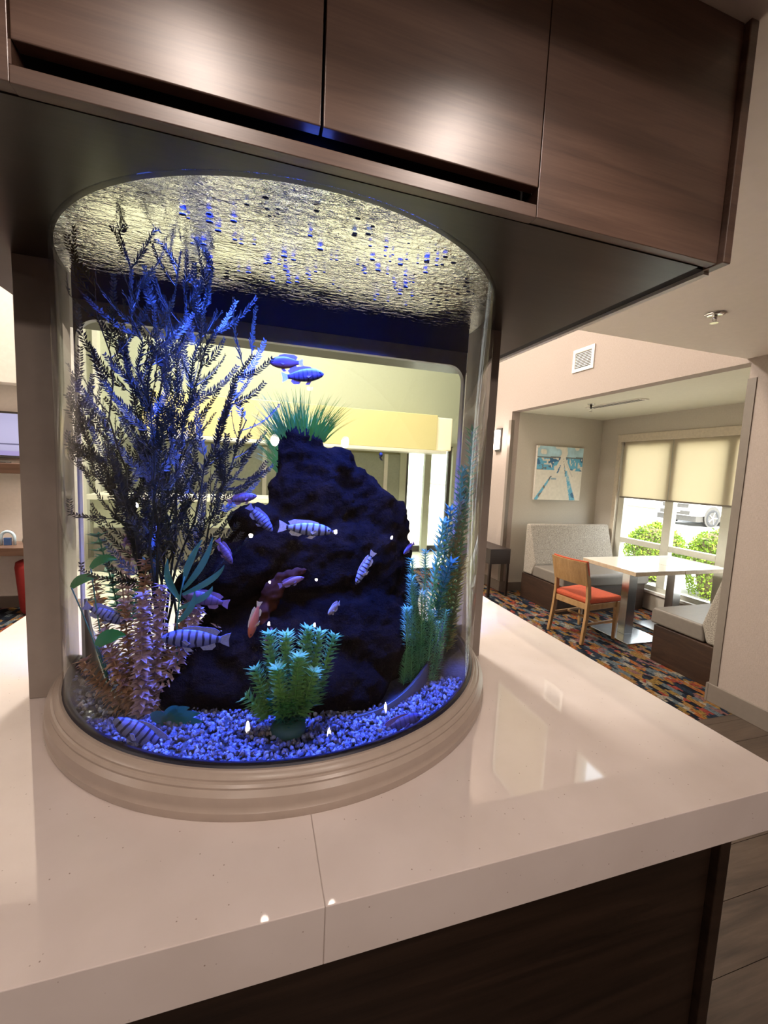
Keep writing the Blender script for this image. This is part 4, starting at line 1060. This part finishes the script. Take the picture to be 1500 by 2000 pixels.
vs_ = MB().lathe([(.001, 0), (.022, 0), (.028, .03), (.02, .075), (.014, .09), (.018, .10), (.001, .10)], (-2.205, 5.02, .70), 14).build('small_vase', plain('dark_vase', (.03, .05, .03), .3), None, True)
tag(vs_, 'small dark green vase on the desk next to the left post', 'vase')
vs_ = MB().lathe([(.001, 0), (.03, 0), (.03, .06), (.012, .08), (.012, .10), (.001, .10)], (-2.50, 4.98, .70), 14).build('bottle', plain('grey_bottle', (.35, .33, .33), .3), None, True)
tag(vs_, 'short grey bottle on the desk at the left picture edge', 'bottle')

# ------------------------------------------------------------------ lobby behind the tank
lc = thing('glow_canopy', (1.5, 7.2, 2.2), 'long cream glowing fabric canopy over the reception, seen through the tank', 'light canopy')
M_canopy = emitter('glow_fabric', (1.0, .80, .40), .32); M_canopy.node_tree.nodes['Principled BSDF'].inputs['Base Color'].default_value = (.50, .42, .22, 1)  # canopy fabric given a mild glow of its own
box(-1.6, 3.05, 6.95, 7.5, 1.99, 2.60).build('front_section', M_canopy, lc, bevel=.01)
box(3.06, 3.36, 6.98, 7.5, 1.99, 2.57).build('end_section', emitter('glow_fabric_end', (1.0, .66, .26), .4), lc, bevel=.02)
box(-1.6, 3.25, 6.93, 7.48, 1.93, 1.985).build('lower_trim', M_white, lc, bevel=.004)
rd = thing('reception_desk', (.0, 6.8, 0), 'white reception desk far behind the fish tank', 'desk')
box(-2.2, 1.4, 6.6, 7.3, 1.02, 1.09).build('worktop', M_white, rd, bevel=.004)
box(-2.15, 1.35, 6.7, 7.2, .62, 1.02).build('front_panel', M_paint, rd)
box(-2.15, 1.35, 6.68, 7.2, 0, .62).build('lower_panel', plain('desk_lower', (.10, .09, .085), .5), rd)
# rear wall fittings
m = MB(); m.box(-2.2, 2.7, YB - .06, YB - .005, .0, 1.90); struct('trim_3', m, plain('grey_green_panel', (.30, .32, .27), .5))
for k, x in enumerate((-1.2, .1, 1.4, 2.3)):
    box(x, x + .07, YB - .10, YB - .06, 0, 1.9).build('trim_4', M_white)['kind'] = 'structure'
for k, x in enumerate((2.62, 3.13, 3.72, 4.1)):
    box(x, x + .13, YB - .08, YB, 0, 2.1).build('trim_5', M_paint)['kind'] = 'structure'
for k, (x, wd) in enumerate(((-2.95, .10), (-2.68, .16), (-2.40, .07))):
    box(x, x + wd, YB - .12, YB, 0, ZH).build('trim_6', M_white)['kind'] = 'structure'
# vestibule door
dr = thing('door_1', (3.25, YB + .05, 0), '', ''); del dr['label'], dr['category']; dr['kind'] = 'structure'
m = MB()
for (a, b, c, d) in ((2.75, 2.83, 0, 2.12), (3.67, 3.75, 0, 2.12), (3.21, 3.29, 0, 2.12), (2.83, 3.67, 2.03, 2.12), (2.83, 3.67, 0, .12)): m.box(a, b, YB + .03, YB + .10, c, d)
m.build('door_frame', M_dark, dr)
box(2.83, 3.21, YB + .06, YB + .066, .12, 2.03).build('pane', M_glass, dr); box(3.29, 3.67, YB + .06, YB + .066, .12, 2.03).build('pane', M_glass, dr)
MB().tube([(3.17, YB - .02, .85), (3.17, YB - .02, 1.35)], .015, 8).build('door_handle', M_dark, dr, True)

# ------------------------------------------------------------------ ceiling lights
def downlight(x, y, label, watts, spot=150, blend=.35, *, z=ZS, soft=.035, est=18):
    t = thing('recessed_downlight', (x, y, z), label, 'ceiling light', 'recessed ceiling downlights')
    MB().lathe([(.032, -.0005), (.066, -.0005), (.066, -.005), (.032, -.008), (.032, -.0005)], (x, y, z), 24).build('trim_ring', M_white, t, True)
    MB().lathe([(.001, -.001), (.032, -.001), (.032, -.003), (.001, -.003)], (x, y, z), 24).build('lens', emitter('downlight_lens', (1, .86, .74), est), t)
    lamp('downlight_lamp', 'SPOT', (x, y, z - .012), watts, WARM, t, size=soft, spot=spot, blend=blend)
for x, y, w_, sp_, lab in ((.45, .25, 13, 125, 'recessed downlight in front of the right cabinet door'), (-.13, .23, 13, 125, 'recessed downlight in front of the left cabinet door'),
                 (.65, -.75, 34, 169.5, 'recessed downlight behind the viewer, right of the two'), (-.70, -.75, 30, 165, 'recessed downlight behind the viewer, left of the two'),
                 (.55, -2.3, 62, 165, 'added downlight brightening the counter front, right of the pair'), (-.75, -2.3, 62, 165, 'added downlight brightening the counter front, left of the pair'),  # this far pair is added to brighten the counter front
                 (1.9, -.6, 5, 165, 'recessed downlight near the right wall behind the viewer'), (-2.2, .6, 20, 165, 'recessed downlight to the left of the island')):
    downlight(x, y, lab, w_, sp_, .02 if sp_ > 169 else .35)
M_panel = emitter('fill_panel', (1, .90, .72), 3.0)
for (x, y, w_), where in zip(((-1.2, 3.6, 85), (1.2, 3.6, 75), (-3.4, 3.8, 150), (0.0, 5.2, 380), (2.6, 5.4, 60)), ('behind the left end of the island', 'behind the right end of the island', 'before the television wall', 'before the reception desk', 'beyond the alcove')):  # unseen panels added to light the lobby
    t = thing('lobby_fill_light', (x, y, ZH), 'added luminous panel lighting the lobby from the high ceiling, %s' % where, 'ceiling light', 'added lobby fill panels')
    box(x - .42, x + .42, y - .42, y + .42, ZH - .03, ZH - .001).build('frame', M_white, t)
    box(x - .4, x + .4, y - .4, y + .4, ZH - .034, ZH - .03).build('diffuser', M_panel, t)
    lamp('lobby_fill_lamp', 'AREA', (x, y, ZH - .045), w_, (1, .86, .70) if w_ < 200 else (1, .93, .84), t, size=.8)

pl = lamp('window_portal', 'AREA', (XO + .16, 3.56, 1.18), 1, (1, 1, 1), None, size=2.2, size_y=2.0, rot=(0, R(90), 0)); pl.data.cycles.is_portal = True

# ------------------------------------------------------------------ outdoors
struct('ground', box(4.9, 70, -30, 60, -.25, -.12), plain('pale_concrete', (.55, .53, .50), .8, var=.06, scale=3))
struct('ground', box(-12, 4.9, 8, 60, -.25, -.12), plain('pink_pavers', (.48, .33, .27), .8, var=.15, scale=8))
o = box(18.5, 24, -30, 60, -.12, -.10).build('road', plain('asphalt', (.20, .20, .21), .8, var=.1, scale=20)); o['kind'] = 'structure'
o = box(24.3, 29, -30, 60, -.12, -.05).build('lawn', plain('dry_grass', (.24, .26, .10), .9, var=.3, scale=15)); o['kind'] = 'structure'
def hedge(cx, cy, rx, ry, h, label):
    t = thing('hedge_shrub', (cx, cy, -.12), label, 'shrub', 'rounded shrubs outside the alcove window')
    core = MB(); core.lathe([(.01, 0), (.5, .02), (.62, .25), (.78, .55), (.74, .8), (.45, .93), (.01, .95)], (0, 0, 0), 18)
    core.v = [(cx + x * rx, cy + y * ry, -.12 + z * h) for x, y, z in core.v]; core.build('twigs', M_hedgecore, t, True)
    m = MB()
    for k in range(8000):
        a = rng.uniform(0, 2 * PI); u = rng.uniform(0, 1); z = u; rad = math.sqrt(max(0, 1 - max(0, (z - .45) / .55) ** 2)) * (.75 + .25 * min(1, z / .45))
        if z < .40 and rng.random() < .55: continue
        rad *= rng.uniform(.86, 1.05)
        if z > .9: rad *= rng.random()
        p = Vector((cx + rad * rx * math.cos(a), cy + rad * ry * math.sin(a), -.12 + h * z * rng.uniform(.97, 1.04)))
        diamond(m, p, rvec() + Vector((0, 0, .6)), rng.uniform(.032, .058), rng.uniform(.010, .016), rvec().normalized())
    m.build('foliage', M_hedge, t, fix=False)
hedge(6.75, 5.60, .42, .50, .98, 'round yellow-green shrub outside the left window pane')
hedge(6.75, 4.46, .42, .52, 1.05, 'round yellow-green shrub outside the middle window pane')
hedge(6.75, 3.30, .42, .50, 1.0, 'round yellow-green shrub outside the rightmost window pane')
# parked white car facing the building
car = thing('car', (18.6, 13.2, -.12), 'white sport utility car parked outside beyond the shrubs', 'car')
G = -.12; x0, yl, yr = 16.75, 12.30, 14.10
m = MB()
profc = [(0, .42), (.02, .80), (.12, .98), (.95, 1.10), (1.45, 1.16), (2.15, 1.66), (3.9, 1.70), (4.45, 1.20), (4.52, .8), (4.50, .42)]
m.prism([(x0 + a, G + b) for a, b in profc], 'y', yl, yr); m.build('body', plain('white_car_paint', (.72, .73, .74), .2), car, bevel=.06, seg=3)
box(x0 + .1, x0 + 4.4, yl + .05, yr - .05, G + .2, G + .45).build('chassis', M_dark, car)
for nm, (a, b, c, d) in (('grille', (yl + .35, yr - .35, .74, .90)), ('lower_grille', (yl + .25, yr - .25, .46, .62))): box(x0 - .015, x0 + .06, a, b, G + c, G + d).build(nm, M_dark, car, bevel=.01)
box(x0 - .02, x0 + .03, 12.95, 13.45, G + .55, G + .66).build('number_plate', M_white, car)
for a in (yl + .02, yr - .34): box(x0 - .01, x0 + .2, a, a + .32, G + .80, G + .93).build('headlight', M_chrome, car, bevel=.02)
for (cx, cy) in ((x0 + .92, yl), (x0 + 3.6, yl), (x0 + .92, yr), (x0 + 3.6, yr)):
    s = 1 if cy == yl else -1
    MB().lathe([(.44, 0), (.44, -.012 * s), (.30, -.012 * s)], (cx, cy, G + .40), 24, 'y').build('wheel_arch', M_dark, car)
    wh = MB().lathe([(.05, .22 * s), (.34, .22 * s), (.36, .16 * s), (.36, .02 * s), (.34, -.02 * s), (.25, -.02 * s), (.24, .0), (.05, .0)], (cx, cy, G + .36), 28, 'y').build('tyre', plain('tyre_rubber', (.02, .02, .022), .8), car, True)
    for k in range(5):
        a = 2 * PI * k / 5; MB().tube([(cx, cy - .022 * s, G + .36), (cx + .25 * math.cos(a), cy - .022 * s, G + .36 + .25 * math.sin(a))], .025, 6).build('spoke', M_chrome, wh)
box(x0 + 1.6, x0 + 4.1, yl - .005, yl + .02, G + 1.2, G + 1.58).build('side_window', M_dark, car)
box(x0 + 1.5, x0 + 1.95, yl + .15, yr - .15, G + 1.2, G + 1.24).build('wiper_cowl', M_dark, car)
